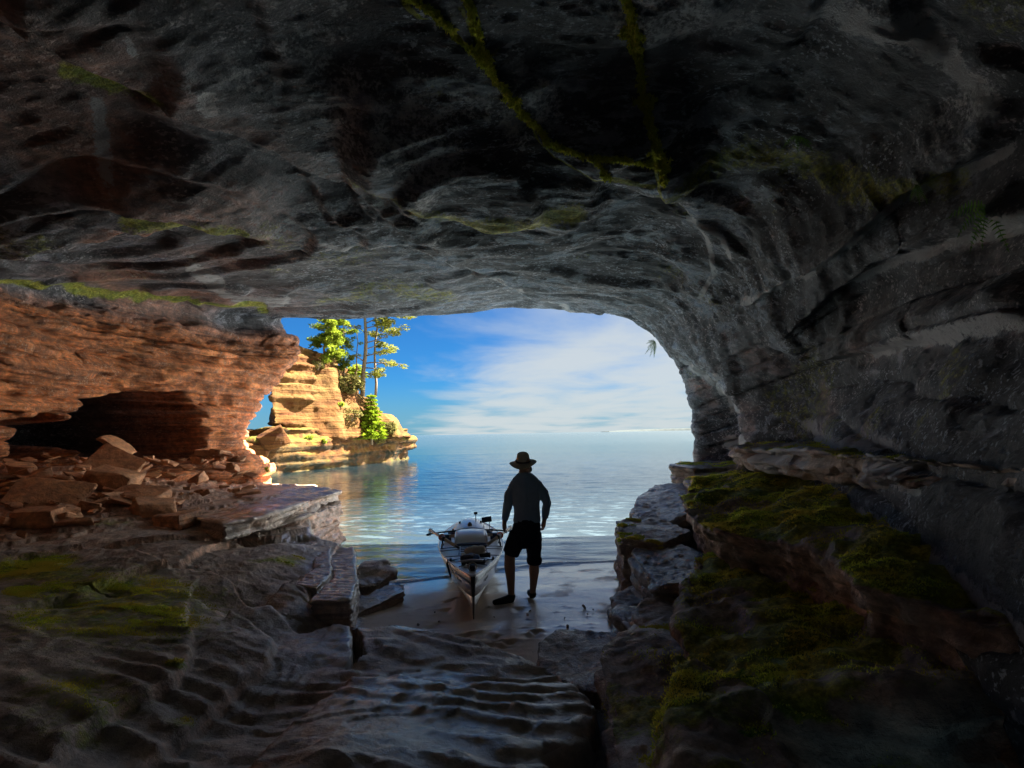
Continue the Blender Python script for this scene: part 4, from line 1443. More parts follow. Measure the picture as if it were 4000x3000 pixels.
# ---------------------------------------------------------------- the sea stack outside, beds of orange sandstone
def stack_rock_mat():
    m, t = mat_new('stack_sandstone')
    P = t.n('NewGeometry').outputs['Position']
    st = t.noise(t.vmath('MULTIPLY', P, (0.25, 0.25, 6.5)), 1.0, 6.0, 0.62, 0.35)
    n = t.noise(P, 1.6, 6.0, 0.6)
    n2 = t.noise(P, 0.5, 4.0, 0.55)
    c = t.mix(t.step(st, 0.32, 0.68), (0.060, 0.016, 0.002), (0.118, 0.049, 0.009))
    c = t.mix(t.step(n2, 0.42, 0.66), c, (0.135, 0.070, 0.018))
    c = t.mix(0.5, c, t.mix(n, (0.6, 0.6, 0.6), (1.25, 1.25, 1.25)), 'MULTIPLY')
    mo = t.math('MULTIPLY', t.attr('moss'), t.step(t.noise(P, 2.2, 5.0, 0.65), 0.36, 0.60))
    c = t.mix(mo, c, t.mix(n, (0.055, 0.068, 0.006), (0.12, 0.125, 0.014)))
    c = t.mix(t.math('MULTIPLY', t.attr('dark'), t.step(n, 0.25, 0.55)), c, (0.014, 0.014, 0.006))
    h = t.math('ADD', t.noise(P, 5.0, 7.0, 0.68), t.math('MULTIPLY', st, 1.2))
    finish(t, principled(t, c, 0.85, 0.0, t.bump(h, 0.9, 0.14), 0.2))
    return m


M_STACK = stack_rock_mat()
stack = empty('sea_stack', (-12.0, 38.0, 0.0))
tag(stack, 'orange layered sandstone sea stack with trees on top, standing in the lake outside', 'sea stack')
SO = Vector((12.0, -38.0, 0.0))


STACK_VF = []


def s_at(px, Y):
    return (px - 2000) / FPX * Y


def s_z(px, py, Y):
    return float(at(px, py, Y)[2])


def stack_part(name, prisms, voxel, seed, amp, bed, thick, moss=0.0, dark=None, smooth_it=3):
    mb = MB()
    for plan, z0, z1, ins, tilt in prisms:
        lay = layered(plan, z1, z0, ins, tilt)
        mb.add(lay.v, lay.f)
    V, F = remesh(mb, voxel, smooth_it)
    me = np_mesh('stack_' + name, V, F)
    N = normals(me)
    side = 1 - np.abs(N[:, 2])
    d = amp * fbm(V * 0.55, 4, seed) + 0.5 * amp * fbm(V * 1.9, 3, seed + 1) + side * bed_disp(V, bed, thick, seed + 2, 0.5, tilt=(0.03, -0.02)) \
        + side * bed_disp(V, bed * 0.4, thick * 0.35, seed + 5, 0.9, tilt=(0.03, -0.02))
    V = V + N * d[:, None]
    me.vertices.foreach_set('co', V.astype(np.float32).ravel())
    me.update()
    N = normals(me)
    set_attr(me, 'moss', np.clip(moss * sstep(N[:, 2], 0.1, 0.7) * (0.4 + sstep(fbm(V * 0.6, 3, seed + 4), -0.2, 0.3)), 0, 1))
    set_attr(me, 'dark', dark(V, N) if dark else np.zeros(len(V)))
    o = link(name, me, M_STACK, stack)
    o.location = SO
    STACK_VF.append((V, F))
    return o


def plan_line(front, back):
    """plan polygon from front (px, Y) points and back (x, y) points"""
    return [(s_at(px, Y), Y) for px, Y in front] + list(back)


# foot: a thick bed undercut by the waves, pointed at its right end
foot_dark = lambda V, N: np.clip(sstep(-N[:, 2], -0.25, 0.45) * 0.8 + (1 - sstep(V[:, 2], 0.15, 1.1)) * 0.75, 0, 1) * (0.6 + 0.6 * sstep(fbm(V * 0.8, 3, 402), -0.3, 0.3))  # downward faces darkened as painted shade; also darker near the waterline
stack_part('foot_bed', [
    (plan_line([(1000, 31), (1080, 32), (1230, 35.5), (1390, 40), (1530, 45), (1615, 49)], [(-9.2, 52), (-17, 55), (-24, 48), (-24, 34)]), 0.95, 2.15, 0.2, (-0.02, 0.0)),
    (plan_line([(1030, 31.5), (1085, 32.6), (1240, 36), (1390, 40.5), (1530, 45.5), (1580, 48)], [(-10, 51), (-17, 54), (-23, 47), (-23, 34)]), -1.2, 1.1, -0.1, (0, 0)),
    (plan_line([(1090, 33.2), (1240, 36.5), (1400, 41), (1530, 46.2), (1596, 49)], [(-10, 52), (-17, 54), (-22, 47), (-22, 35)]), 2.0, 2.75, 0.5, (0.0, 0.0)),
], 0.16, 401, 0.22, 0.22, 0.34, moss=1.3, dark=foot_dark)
# middle beds: the overhanging block on the left
stack_part('middle_bed', [
    (plan_line([(1110, 34.6), (1235, 37.6), (1330, 40.5), (1400, 43)], [(-13, 48), (-19.8, 48), (-17.0, 38.6)]), 2.5, s_z(1150, 1640, 36), 0.4, (0, 0)),
    (plan_line([(1075, 34.3), (1190, 36.4), (1250, 38.5), (1330, 41)], [(-13, 47), (-19.4, 47), (-17.2, 38.6)]), s_z(1150, 1660, 36), s_z(1150, 1600, 36), -0.3, (0, 0)),
    (plan_line([(1062, 34.2), (1185, 36.2), (1270, 38.4), (1340, 41)], [(-13, 46), (-19.4, 46), (-17.2, 38.6)]), s_z(1150, 1618, 36), s_z(1150, 1545, 36), 0.1, (0, 0)),
    (plan_line([(1050, 34.0), (1175, 36.0), (1325, 39.5), (1340, 41)], [(-13, 46), (-19.4, 46), (-17.2, 38.6)]), s_z(1150, 1560, 36), s_z(1150, 1500, 36), 0.2, (0.02, 0)),
], 0.15, 411, 0.20, 0.26, 0.42, moss=0.05)
stack_part('upper_bed', [
    (plan_line([(1060, 34.4), (1180, 36.4), (1310, 39.2), (1330, 41)], [(-13, 46), (-19.4, 46), (-17.2, 38.6)]), s_z(1150, 1506, 36), s_z(1150, 1468, 36), 0.3, (0, 0)),
    (plan_line([(1085, 34.8), (1190, 36.6), (1290, 38.8), (1330, 41)], [(-13, 46), (-18.5, 46), (-16.8, 38.6)]), s_z(1150, 1475, 36), s_z(1150, 1415, 36), 0.35, (0.0, 0)),
    (plan_line([(1120, 35.6), (1200, 37.4), (1290, 40)], [(-13.5, 45), (-17.5, 45), (-16.0, 39)]), s_z(1150, 1425, 36), s_z(1150, 1375, 36), 0.3, (-0.06, 0)),
    (plan_line([(1130, 36.5), (1210, 38.2), (1260, 40)], [(-14, 44), (-17, 44), (-17.2, 38.5)]), s_z(1150, 1385, 36), s_z(1170, 1350, 37), 0.6, (-0.05, 0)),
], 0.15, 421, 0.24, 0.20, 0.38, moss=0.25)
# the worn sandy slope falling to the right
mbz = [(1250, 1400), (1330, 1480), (1400, 1520), (1460, 1580), (1530, 1630), (1545, 1700)]
pr = []
for k_, ((p0, y0), (p1, y1)) in enumerate(zip(mbz[:-1], mbz[1:])):
    Y0 = 38.2 + 1.6 * k_
    pr.append((plan_line([(1150 + 40 * k_, Y0 - 1.2), (p1 - 20, Y0 + 0.4), (p1, Y0 + 2.5)], [(s_at(p1, Y0 + 2.5) - 1.0, Y0 + 6), (-17, 48), (-16.5, 41)]), 2.0, s_z(p0, y0 + 20, Y0), -1.4, (-0.12, 0.0)))
stack_part('sand_slope', pr, 0.17, 431, 0.34, 0.07, 0.4, moss=0.35, smooth_it=14)
# fallen blocks at the left foot of the stack, seen through the gap by the pillar
for k_, (px_, py_, w_, lab) in enumerate(((1065, 1690, 1.7, 'pale tilted block at the left foot of the sea stack'), (1000, 1730, 1.6, 'low rounded block left of the sea stack, beside the cave pillar'))):
    q = at(px_, py_ + 10, 31.5)
    o = link('fallen_block', STONES[k_].copy())
    o.data.materials.clear()
    o.data.materials.append(M_STACK)
    o.location = (q[0], q[1], q[2] - 0.2)
    o.scale = (w_, w_, w_ * 1.1)
    o.rotation_euler = (0.2, -0.5 + 0.5 * k_, 0.4)
    tag(o, lab, 'rock', 'fallen blocks by the sea stack')


vo, vv, ff = 0, [], []
for V, F in STACK_VF:
    vv.append(V)
    ff.append(F + vo)
    vo += len(V)
STACKB = BVHTree.FromPolygons(np.concatenate(vv).tolist(), np.concatenate(ff).tolist())


def on_stack(px, py, Y, sink=0.05):
    """rooting point: where the ray meets the rock, else at the given depth"""
    q, n, i = hit(STACKB, px, py)
    if q is None or q.y > Y + 6:
        q = Vector(at(px, py, Y))
    q = Vector(q)
    q.z -= sink
    return q


# ---------------------------------------------------------------- trees and shrubs
def leaf_mat(name, a, b, trans=0.35):
    m, t = mat_new(name)
    P = t.n('NewGeometry').outputs['Position']
    rnd = t.n('NewGeometry').outputs['Random Per Island']
    c = t.mix(rnd, a, b)
    c = t.mix(t.step(t.noise(P, 0.9, 3.0), 0.35, 0.7), t.mix(0.4, c, (0.02, 0.03, 0.004)), c)
    d = t.n('BsdfDiffuse')
    t.put(d.inputs[0], c)
    tr = t.n('BsdfTranslucent')
    t.put(tr.inputs[0], c)
    mx = t.n('MixShader')
    mx.inputs[0].default_value = trans
    t.put(mx.inputs[1], d.outputs[0])
    t.put(mx.inputs[2], tr.outputs[0])
    finish(t, mx.outputs[0])
    return m


M_PINE = leaf_mat('pine_needles', (0.15, 0.17, 0.02), (0.32, 0.31, 0.06), 0.45)
M_BROAD = leaf_mat('broad_leaves', (0.11, 0.18, 0.012), (0.32, 0.36, 0.04), 0.45)
M_SPRUCE = leaf_mat('spruce_needles', (0.10, 0.18, 0.01), (0.26, 0.33, 0.02))
M_BRUSH = leaf_mat('brush_leaves', (0.11, 0.105, 0.03), (0.25, 0.21, 0.07))
M_BARK = plain('pale_bark', (0.21, 0.16, 0.10), 0.9, 0, 0.45, 6.0, 0.2, 0.5)
M_FERN = leaf_mat('fern_fronds', (0.06, 0.15, 0.03), (0.16, 0.30, 0.06))
M_MOSS = leaf_mat('hanging_moss', (0.40, 0.48, 0.05), (0.75, 0.68, 0.12), 0.35)


class Leaves:
    """many small leaf faces in one mesh"""
    def __init__(self, seed):
        self.rs = np.random.RandomState(seed)
        self.V, self.F, self.n = [], [], 0

    def clump(self, c, r, count, size, flat=1.0, aspect=2.2, droop=0.0):
        rs = self.rs
        p = rs.normal(size=(count, 3))
        p /= np.linalg.norm(p, axis=1, keepdims=True) + 1e-9
        p *= rs.uniform(0.25, 1.0, (count, 1)) ** 0.5
        p = p * np.array([r, r, r * flat]) + np.array(c)
        d = rs.normal(size=(count, 3)) * np.array([1, 1, 0.5])
        d[:, 2] -= droop
        d /= np.linalg.norm(d, axis=1, keepdims=True)
        w = np.cross(d, rs.normal(size=(count, 3)))
        w /= np.linalg.norm(w, axis=1, keepdims=True) + 1e-9
        s = size * rs.uniform(0.6, 1.3, (count, 1))
        a, b = d * s * aspect * 0.5, w * s * 0.5
        q = np.stack([p - a, p + b * 0.9, p + a, p - b * 0.9], 1)
        self.V.append(q.reshape(-1, 3))
        self.F.append(np.arange(count * 4).reshape(-1, 4) + self.n)
        self.n += count * 4

    def build(self, name, mat, parent):
        me = np_mesh(name, np.concatenate(self.V), np.concatenate(self.F), smooth=False)
        return link(name, me, mat, parent)


def limb(mb, a, b, r0, r1, rs, bend=0.12, seg=5):
    a, b = Vector(a), Vector(b)
    L = (b - a).length
    off = Vector((rs.uniform(-1, 1), rs.uniform(-1, 1), rs.uniform(-0.3, 1.0))) * L * bend
    pts, rad = [], []
    for i in range(seg + 1):
        t = i / seg
        pts.append(a.lerp(b, t) + off * math.sin(math.pi * t) + Vector((rs.uniform(-1, 1), rs.uniform(-1, 1), rs.uniform(-1, 1))) * L * 0.015)
        rad.append(r0 + (r1 - r0) * t)
    mb.tube(pts, rad, 7)
    return pts


def local(root, p):
    return Vector(p) - root.location


def tree(name, label, base, top, r0, branches, mat, group, seed, crown_name='crown'):
    """trunk with limbs; each branch: (height 0..1, dx, dy, dz, clump radius, leaves, leaf size)"""
    rs = random.Random(seed)
    root = empty(name, base)
    tag(root, label, 'tree', group)
    mb = MB()
    b0 = Vector((0, 0, -0.3))
    tp = Vector(top) - Vector(base)
    tr = limb(mb, b0, tp, r0, r0 * 0.35, rs, 0.02, 9)
    mb.build('trunk', M_BARK, root, smooth=True)
    lv = Leaves(seed)
    for h, dx, dy, dz, cr, cnt, ls in branches:
        s = b0.lerp(tp, h)
        e = s + Vector((dx, dy, dz))
        lb = MB()
        pts = limb(lb, s, e, r0 * 0.30 * (1.15 - 0.6 * h), 0.012, rs, 0.10, 5)
        lb.build('limb', M_BARK, root, smooth=True)
        if cnt:
            for t in (0.55, 0.75, 0.9, 1.0):
                c = pts[min(5, int(round(t * 5)))] + Vector((rs.gauss(0, cr * 0.5), rs.gauss(0, cr * 0.5), rs.gauss(0, cr * 0.25)))
                lv.clump(c, cr * rs.uniform(0.6, 1.25), int(cnt * 0.5 * rs.uniform(0.7, 1.3)), ls * 0.48, 0.45, 3.2)
    if lv.V:
        lv.build(crown_name, mat, root)
    return root


rsT = random.Random(5)
YP = 42.0
pb = on_stack(1412, 1530, YP)
bp = []
# (fraction of trunk, pixel offset x at the tip, rise in px, clump px, leaves)
for h, ox, oz, cp, n in ((0.96, 110, -10, 42, 420), (0.93, -60, 10, 30, 200), (0.86, 130, 6, 34, 360), (0.80, 70, 4, 30, 260), (0.74, 108, 14, 38, 420), (0.70, 165, -4, 34, 420),
                         (0.62, 150, 40, 36, 460), (0.58, 95, 22, 34, 330), (0.52, -70, 44, 18, 60), (0.45, 120, 56, 26, 140), (0.40, 70, 20, 22, 120), (0.34, 130, 24, 22, 110), (0.28, 150, -6, 20, 90),
                         (0.24, 90, -30, 24, 130), (0.2, 60, -20, 22, 110), (0.66, -90, 26, 14, 20), (0.82, -70, 40, 16, 60), (0.3, -40, 20, 16, 40), (1.0, 30, 20, 40, 300), (0.98, 170, 10, 30, 260)):
    k_ = YP / FPX
    bp.append((h, ox * k_, rsT.uniform(-1.0, 1.0), oz * k_, cp * k_, n, 0.17))
tree('pine_tree', 'tall pine with a pale bare trunk and sparse yellow green tufts on the sea stack', pb, at(1440, 1090, YP), 0.19, bp, M_PINE, 'trees on the sea stack', 501)
pb2 = at(1462, 1530, YP + 1.5)
bp = [(h, ox * k_, rsT.uniform(-0.8, 0.8), oz * k_, cp * k_, n, 0.16) for h, ox, oz, cp, n in (
    (0.95, 60, 10, 34, 220), (0.85, 50, 10, 30, 220), (0.7, 60, 20, 30, 240), (0.6, 40, 10, 30, 240), (0.5, 60, 20, 24, 200), (0.35, 50, 10, 22, 120), (0.25, 60, 0, 22, 100), (0.5, -30, 10, 24, 120), (0.7, -30, 10, 22, 120))]
tree('pine_tree', 'second thinner pine standing just behind the tall pale trunk', pb2, at(1476, 1080, YP + 1.5), 0.11, bp, M_PINE, 'trees on the sea stack', 502)
sn = on_stack(1392, 1520, 41)
bp = [(h, ox * k_, rsT.uniform(-0.5, 0.5), oz * k_, 12 * k_, n, 0.12) for h, ox, oz, n in ((0.5, -40, 10, 20), (0.6, 30, 14, 20), (0.7, -34, 18, 20), (0.8, 24, 10, 30), (0.9, -20, 12, 30), (0.35, -30, 4, 10), (0.4, 26, 6, 10), (0.97, 10, 10, 20))]
tree('young_spruce', 'thin half bare spruce left of the tall pine trunk', sn, at(1396, 1300, 41), 0.07, bp, M_SPRUCE, 'trees on the sea stack', 503)
cb = on_stack(1262, 1412, 39)
k_ = 39 / FPX
bp = []
for _ in range(26):
    h = rsT.uniform(0.12, 1.0)
    s = rsT.choice([-1, 1, 1])
    ext = (1.1 - 0.65 * h) * 75
    bp.append((h, s * ext * rsT.uniform(0.3, 1.0) * k_, rsT.uniform(-1.1, 1.1), rsT.uniform(-4, 26) * k_, 24 * k_, 190, 0.17))
tree('birch_tree', 'bushy bright green tree at the left on top of the sea stack', cb, at(1278, 1240, 39), 0.11, bp, M_BROAD, 'trees on the sea stack', 504)
cb = on_stack(1345, 1470, 40)
bp = []
for _ in range(20):
    h = rsT.uniform(0.15, 1.0)
    bp.append((h, rsT.uniform(-50, 55) * (1.1 - 0.5 * h) * k_, rsT.uniform(-1.0, 1.0), rsT.uniform(-4, 20) * k_, 18 * k_, 110, 0.15))
tree('birch_tree', 'slender airy green tree between the bushy tree and the pine', cb, at(1338, 1225, 40), 0.08, bp, M_BROAD, 'trees on the sea stack', 505)


def spruce(label, base, hgt, wid, seed, mat=M_SPRUCE):
    root = empty('young_spruce', base)
    tag(root, label, 'tree', 'trees on the sea stack')
    rs = random.Random(seed)
    mb = MB()
    mb.tube([(0, 0, -0.3), (0, 0, hgt * 0.5), (0, 0, hgt)], [0.09, 0.05, 0.01], 7)
    mb.build('trunk', M_BARK, root, smooth=True)
    lv = Leaves(seed)
    z = 0.12 * hgt
    while z < hgt:
        f = 1 - z / hgt
        R = wid * (0.18 + 0.82 * f) * rs.uniform(0.8, 1.1)
        n = 7
        a0 = rs.uniform(0, 6)
        for k in range(n):
            a = a0 + 2 * math.pi * k / n + rs.uniform(-0.2, 0.2)
            for t in (0.35, 0.6, 0.82, 1.0):
                lv.clump((math.cos(a) * R * t, math.sin(a) * R * t, z - 0.22 * R * t * t), 0.13 + 0.16 * f, 26, 0.10, 0.35, 2.6)
        z += hgt * 0.075
    lv.build('crown', mat, root)
    return root


spruce('dense bright green young spruce in front of the slope under the pine', on_stack(1448, 1712, 42.0, 0.1) + Vector((0.35, -1.0, -0.1)), 3.6, 1.2, 511)


def bush(label, base, r, seed, mat, n=700, size=0.15, flat=0.8):
    root = empty('shrub', base)
    tag(root, label, 'shrub', 'shrubs on the sea stack')
    rs = random.Random(seed)
    for _ in range(7):
        mb = MB()
        limb(mb, (0, 0, -0.1), (rs.uniform(-r, r) * 0.8, rs.uniform(-r, r) * 0.6, r * rs.uniform(0.5, 1.1)), 0.03, 0.008, rs, 0.15, 4)
        mb.build('stem', M_BARK, root, smooth=True)
    lv = Leaves(seed)
    for _ in range(14):
        lv.clump((rs.uniform(-r, r) * 0.8, rs.uniform(-r, r) * 0.6, r * rs.uniform(0.1, 1.0)), r * 0.42, n // 14, size, flat)
    lv.build('crown', mat, root)


bush('olive brush on the slope just left of the pine trunk', on_stack(1352, 1530, 39.6), 1.15, 521, M_BRUSH, 1100)
bush('green brush below the slender tree at the top of the slope', on_stack(1390, 1475, 40.3), 0.9, 522, M_BROAD, 800)
bush('dry brown brush beside the young spruce', on_stack(1372, 1640, 39.8), 0.75, 523, M_BRUSH, 320, 0.10)
bush('yellowish brush at the foot of the young spruce', on_stack(1470, 1725, 43.0), 0.8, 524, M_BRUSH, 700)
bush('low brush on the right shoulder of the slope', on_stack(1515, 1690, 44.5), 0.7, 525, M_BRUSH, 500)
bush('small brush on the crest below the bushy green tree', on_stack(1240, 1440, 37.5), 0.5, 526, M_BRUSH, 350, 0.11)
for k_, (px_, py_, r_, lab) in enumerate(((1205, 1710, 0.28, 'small green tuft left on the stack foot'), (1265, 1722, 0.25, 'small green tuft in the middle of the stack foot'), (1330, 1578, 0.25, 'small green tuft under the upper stack beds'))):
    bush(lab, on_stack(px_, py_ + 6, 36.3 + k_), r_, 530 + k_, M_BROAD, 160, 0.08)


# ---------------------------------------------------------------- the rowing boat drawn up on the sand
def gloss(name, color, rough, coat=0.0, metal=0.0):
    m, t = mat_new(name)
    co = t.n('TexCoord').outputs['Object']
    n = t.noise(co, 3.0, 5.0, 0.65)
    sc = t.noise(t.vmath('MULTIPLY', co, (3.0, 0.6, 14.0)), 5.0, 4.0, 0.7)
    c = t.mix(t.math('MULTIPLY', t.step(sc, 0.52, 0.75), 0.35), color, tuple(min(1, k * 1.4 + 0.03) for k in color))
    b = t.n('BsdfPrincipled')
    t.put(b.inputs['Base Color'], c)
    t.put(b.inputs['Roughness'], t.math('ADD', t.math('MULTIPLY', n, 0.16), rough - 0.06))
    b.inputs['Metallic'].default_value = metal
    b.inputs['Coat Weight'].default_value = coat
    b.inputs['Coat Roughness'].default_value = 0.08
    finish(t, b.outputs[0])
    return m


M_HULL = gloss('hull_dark_paint', (0.030, 0.036, 0.048), 0.22, 0.6)
M_HULLW = gloss('hull_white_paint', (0.55, 0.54, 0.52), 0.35, 0.2)
M_DECK = gloss('deck_white_paint', (0.66, 0.69, 0.71), 0.30, 0.3)
M_BLACK = plain('black_fitting', (0.014, 0.014, 0.016), 0.45, 0, 0.3)
M_NAVY = plain('navy_trim', (0.016, 0.035, 0.085), 0.4, 0, 0.3)
M_OAR = plain('oar_shaft', (0.52, 0.44, 0.32), 0.4, 0, 0.2)
M_ORANGE = plain('orange_collar', (0.75, 0.12, 0.04), 0.45, 0, 0.15)
M_BAG = plain('beige_canvas', (0.50, 0.42, 0.32), 0.85, 0, 0.25, 12, 0.2, 0.4)
M_DRY = plain('dark_drybag', (0.025, 0.035, 0.065), 0.5, 0, 0.4)
M_BLUEBAG = plain('blue_cloth', (0.05, 0.14, 0.36), 0.7, 0, 0.3)
M_ROPE = plain('pale_rope', (0.55, 0.48, 0.40), 0.8, 0, 0.3, 30)
M_GREY = gloss('hull_lettering', (0.075, 0.085, 0.105), 0.24, 0.6)

boat = empty('rowing_boat', (-0.462, 5.93, 0.095), 0.085)
boat.rotation_euler = (-0.040, 0.0, 0.085)
tag(boat, 'narrow decked rowing boat, dark glossy sides and white bottom, bow drawn up on the sand', 'boat')
LS = np.array([0.0, 0.06, 0.15, 0.3, 0.5, 0.75, 1.0, 1.3, 1.6, 1.9, 2.2, 2.6, 3.0, 3.4, 3.8, 4.2, 4.6, 4.9, 5.15])
HB = np.interp(LS, [0, 0.15, 0.5, 1.0, 1.6, 2.2, 3.0, 3.8, 4.5, 5.0, 5.2], [0.003, 0.058, 0.175, 0.305, 0.425, 0.49, 0.51, 0.47, 0.36, 0.24, 0.18])
SHZ = np.interp(LS, [0, 1.0, 2.2, 3.0, 4.0, 5.2], [0.50, 0.487, 0.472, 0.470, 0.475, 0.49])
KLZ = np.interp(LS, [0, 0.3, 1.5, 3.5, 5.2], [0.0, -0.005, -0.01, 0.0, 0.10])
CHB = HB * np.interp(LS, [0, 0.5, 2.0, 5.2], [0.80, 0.66, 0.76, 0.80])
CHZ = np.interp(LS, [0, 0.5, 1.2, 2.2, 5.2], [0.275, 0.235, 0.19, 0.16, 0.20])


def hull_strip(name, a, b, mat, th=0.010):
    """a plank skin between two lines down one side of the boat, with thickness"""
    V, F = [], []
    n = len(LS)
    for (xa, za), (xb, zb), l in zip(a, b, LS):
        for t in (0, 0.5, 1):
            V.append((xa + (xb - xa) * t, l, za + (zb - za) * t))
    for i in range(n - 1):
        for k in range(2):
            F.append((i * 3 + k, i * 3 + k + 1, (i + 1) * 3 + k + 1, (i + 1) * 3 + k))
    me = np_mesh(name, V, F)
    o = link(name, me, mat, boat)
    s = o.modifiers.new('skin', 'SOLIDIFY')
    s.thickness = th
    s.offset = 0
    return o


for sgn in (-1, 1):
    hull_strip('hull_bottom', [(0, z) for z in KLZ], [(sgn * b, z) for b, z in zip(CHB, CHZ)], M_HULLW)
    hull_strip('hull_side', [(sgn * b, z) for b, z in zip(CHB, CHZ)], [(sgn * b, z) for b, z in zip(HB, SHZ)], M_HULL)
    mb = MB()
    mb.tube([(sgn * b, l, z + 0.004) for b, l, z in zip(HB, LS, SHZ)], 0.011, 6)
    mb.build('gunwale', M_DECK, boat, smooth=True)
mb = MB()
mb.tube([(0, -0.004, 0.0), (0, -0.006, 0.27), (0, -0.004, 0.502)], [0.004, 0.0045, 0.005], 6)
mb.build('stem_strip', M_BLACK, boat, smooth=True)
mb = MB()
i = len(LS) - 1
mb.add([(-HB[i], LS[i], SHZ[i]), (HB[i], LS[i], SHZ[i]), (CHB[i], LS[i], CHZ[i]), (0, LS[i], KLZ[i]), (-CHB[i], LS[i], CHZ[i])], [(0, 1, 2, 3, 4)])
mb.build('transom', M_HULL, boat)
# foredeck and side decks with a camber
DT = np.linspace(-1, 1, 13)


def deck_z(xx, l):
    hb = float(np.interp(l, LS, HB))
    return float(np.interp(l, LS, SHZ)) + 0.045 * hb / 0.5 * (1 - min(1, abs(xx) / max(hb, 1e-3)) ** 2)


V, F = [], []
for l, hb in zip(LS, HB):
    for t in DT:
        V.append((t * hb * 0.995, l, deck_z(t * hb, l)))
for a in range(len(LS) - 1):
    for b in range(12):
        F.append((a * 13 + b, a * 13 + b + 1, (a + 1) * 13 + b + 1, (a + 1) * 13 + b))
link('deck', np_mesh('deck', V, F), M_DECK, boat)

# slatted hatch on the foredeck
hatch = MB().box((0.02, 1.52, deck_z(0.0, 1.52) + 0.012), (0.34, 0.56, 0.03)).build('hatch_cover', M_DECK, boat, bevel=0.006)
for k_ in range(4):
    MB().box((0.02, 1.32 + 0.135 * k_, deck_z(0, 1.5) + 0.032), (0.34, 0.014, 0.012)).build('slat', M_BLACK, hatch)
# curved white hatch box ahead of the cockpit with its dark sill
V, F = [], []
prof = [(0.0, 0.0), (0.05, 0.035), (0.13, 0.10), (0.23, 0.150), (0.40, 0.175), (0.62, 0.18), (0.64, 0.0)]
for (dl, dz) in prof:
    for t in np.linspace(-1, 1, 11):
        V.append((0.235 * t * (1 - 0.05 * dl), 2.0 + dl, deck_z(0, 2.1) + dz - 0.018 * t * t - 0.02))
for a in range(len(prof) - 1):
    for b in range(10):
        F.append((a * 11 + b, a * 11 + b + 1, (a + 1) * 11 + b + 1, (a + 1) * 11 + b))
bx_ = link('hatch_box', np_mesh('hatch_box', V, F), M_DECK, boat)
sd_ = bx_.modifiers.new('skin', 'SOLIDIFY')
sd_.thickness = 0.02
MB().tube([(x_, 1.995, deck_z(0, 2.0) + 0.016 - 0.018 * (x_ / 0.24) ** 2) for x_ in np.linspace(-0.245, 0.245, 9)], 0.026, 8).build('sill', M_NAVY, bx_, smooth=True)
for sgn in (-1, 1):
    mb = MB()
    mb.box((sgn * 0.237, 2.33, deck_z(0, 2.2) + 0.055), (0.016, 0.62, 0.15))
    mb.build('side_panel', M_DECK, bx_, bevel=0.004)
MB().box((0.0, 1.96, deck_z(0, 1.9) + 0.02), (0.26, 0.05, 0.022)).build('latch', M_BLACK, boat, bevel=0.004)
# rigger: long dark bar across the boat, slightly arched, with brackets at its ends
RL = 2.62
RZ = 0.605
MB().tube([(x_, RL, RZ + 0.05 * (1 - (x_ / 0.72) ** 2)) for x_ in np.linspace(-0.70, 0.70, 15)], 0.013, 8).build('rigger_bar', M_BLACK, boat, smooth=True)
for sgn in (-1, 1):
    mb = MB()
    mb.tube([(sgn * 0.70, RL, RZ - 0.01), (sgn * 0.64, RL, RZ - 0.012), (sgn * 0.64, RL, RZ + 0.10)], 0.011, 6)
    mb.tube([(sgn * 0.66, RL, RZ + 0.0), (sgn * 0.66, RL, RZ + 0.085), (sgn * 0.60, RL, RZ + 0.085)], 0.007, 6)
    mb.build('bracket', M_BLACK, boat, smooth=True)
    mb = MB()
    mb.box((sgn * 0.38, RL + 0.02, 0.545), (0.14, 0.10, 0.10))
    mb.build('rigger_foot', M_NAVY, boat, bevel=0.01)
    mb = MB()
    mb.box((sgn * 0.29, RL - 0.03, 0.575), (0.11, 0.02, 0.05))
    mb.build('foot_plate', M_BAG, boat, bevel=0.004)
    # small fittings on the side decks
    hb = float(np.interp(2.15, LS, HB))
    MB().tube([(sgn * (hb - 0.05), 2.0, deck_z(hb - 0.05, 2.0) + 0.0), (sgn * (hb - 0.05), 2.03, deck_z(hb - 0.05, 2.0) + 0.05), (sgn * (hb - 0.05), 2.12, deck_z(hb - 0.05, 2.0) + 0.05), (sgn * (hb - 0.05), 2.15, deck_z(hb - 0.05, 2.1))], 0.011, 6).build('grab_handle', M_BLACK, boat, smooth=True)
    hb = float(np.interp(0.95, LS, HB))
    mb = MB()
    mb.box((sgn * (hb - 0.02), 0.98, deck_z(hb, 0.98) + 0.015), (0.03, 0.09, 0.05))
    mb.build('cleat', M_BLACK, boat, bevel=0.008)
# dark strap hanging down the left side
hb = float(np.interp(1.0, LS, HB))
MB().tube([(-hb + 0.0, 1.0, 0.51), (-hb - 0.014, 1.0, 0.46), (-hb + 0.010, 1.0, 0.36), (-hb + 0.028, 1.0, 0.28)], [0.014, 0.016, 0.014, 0.008], 6).build('strap', M_BLACK, boat, smooth=True)
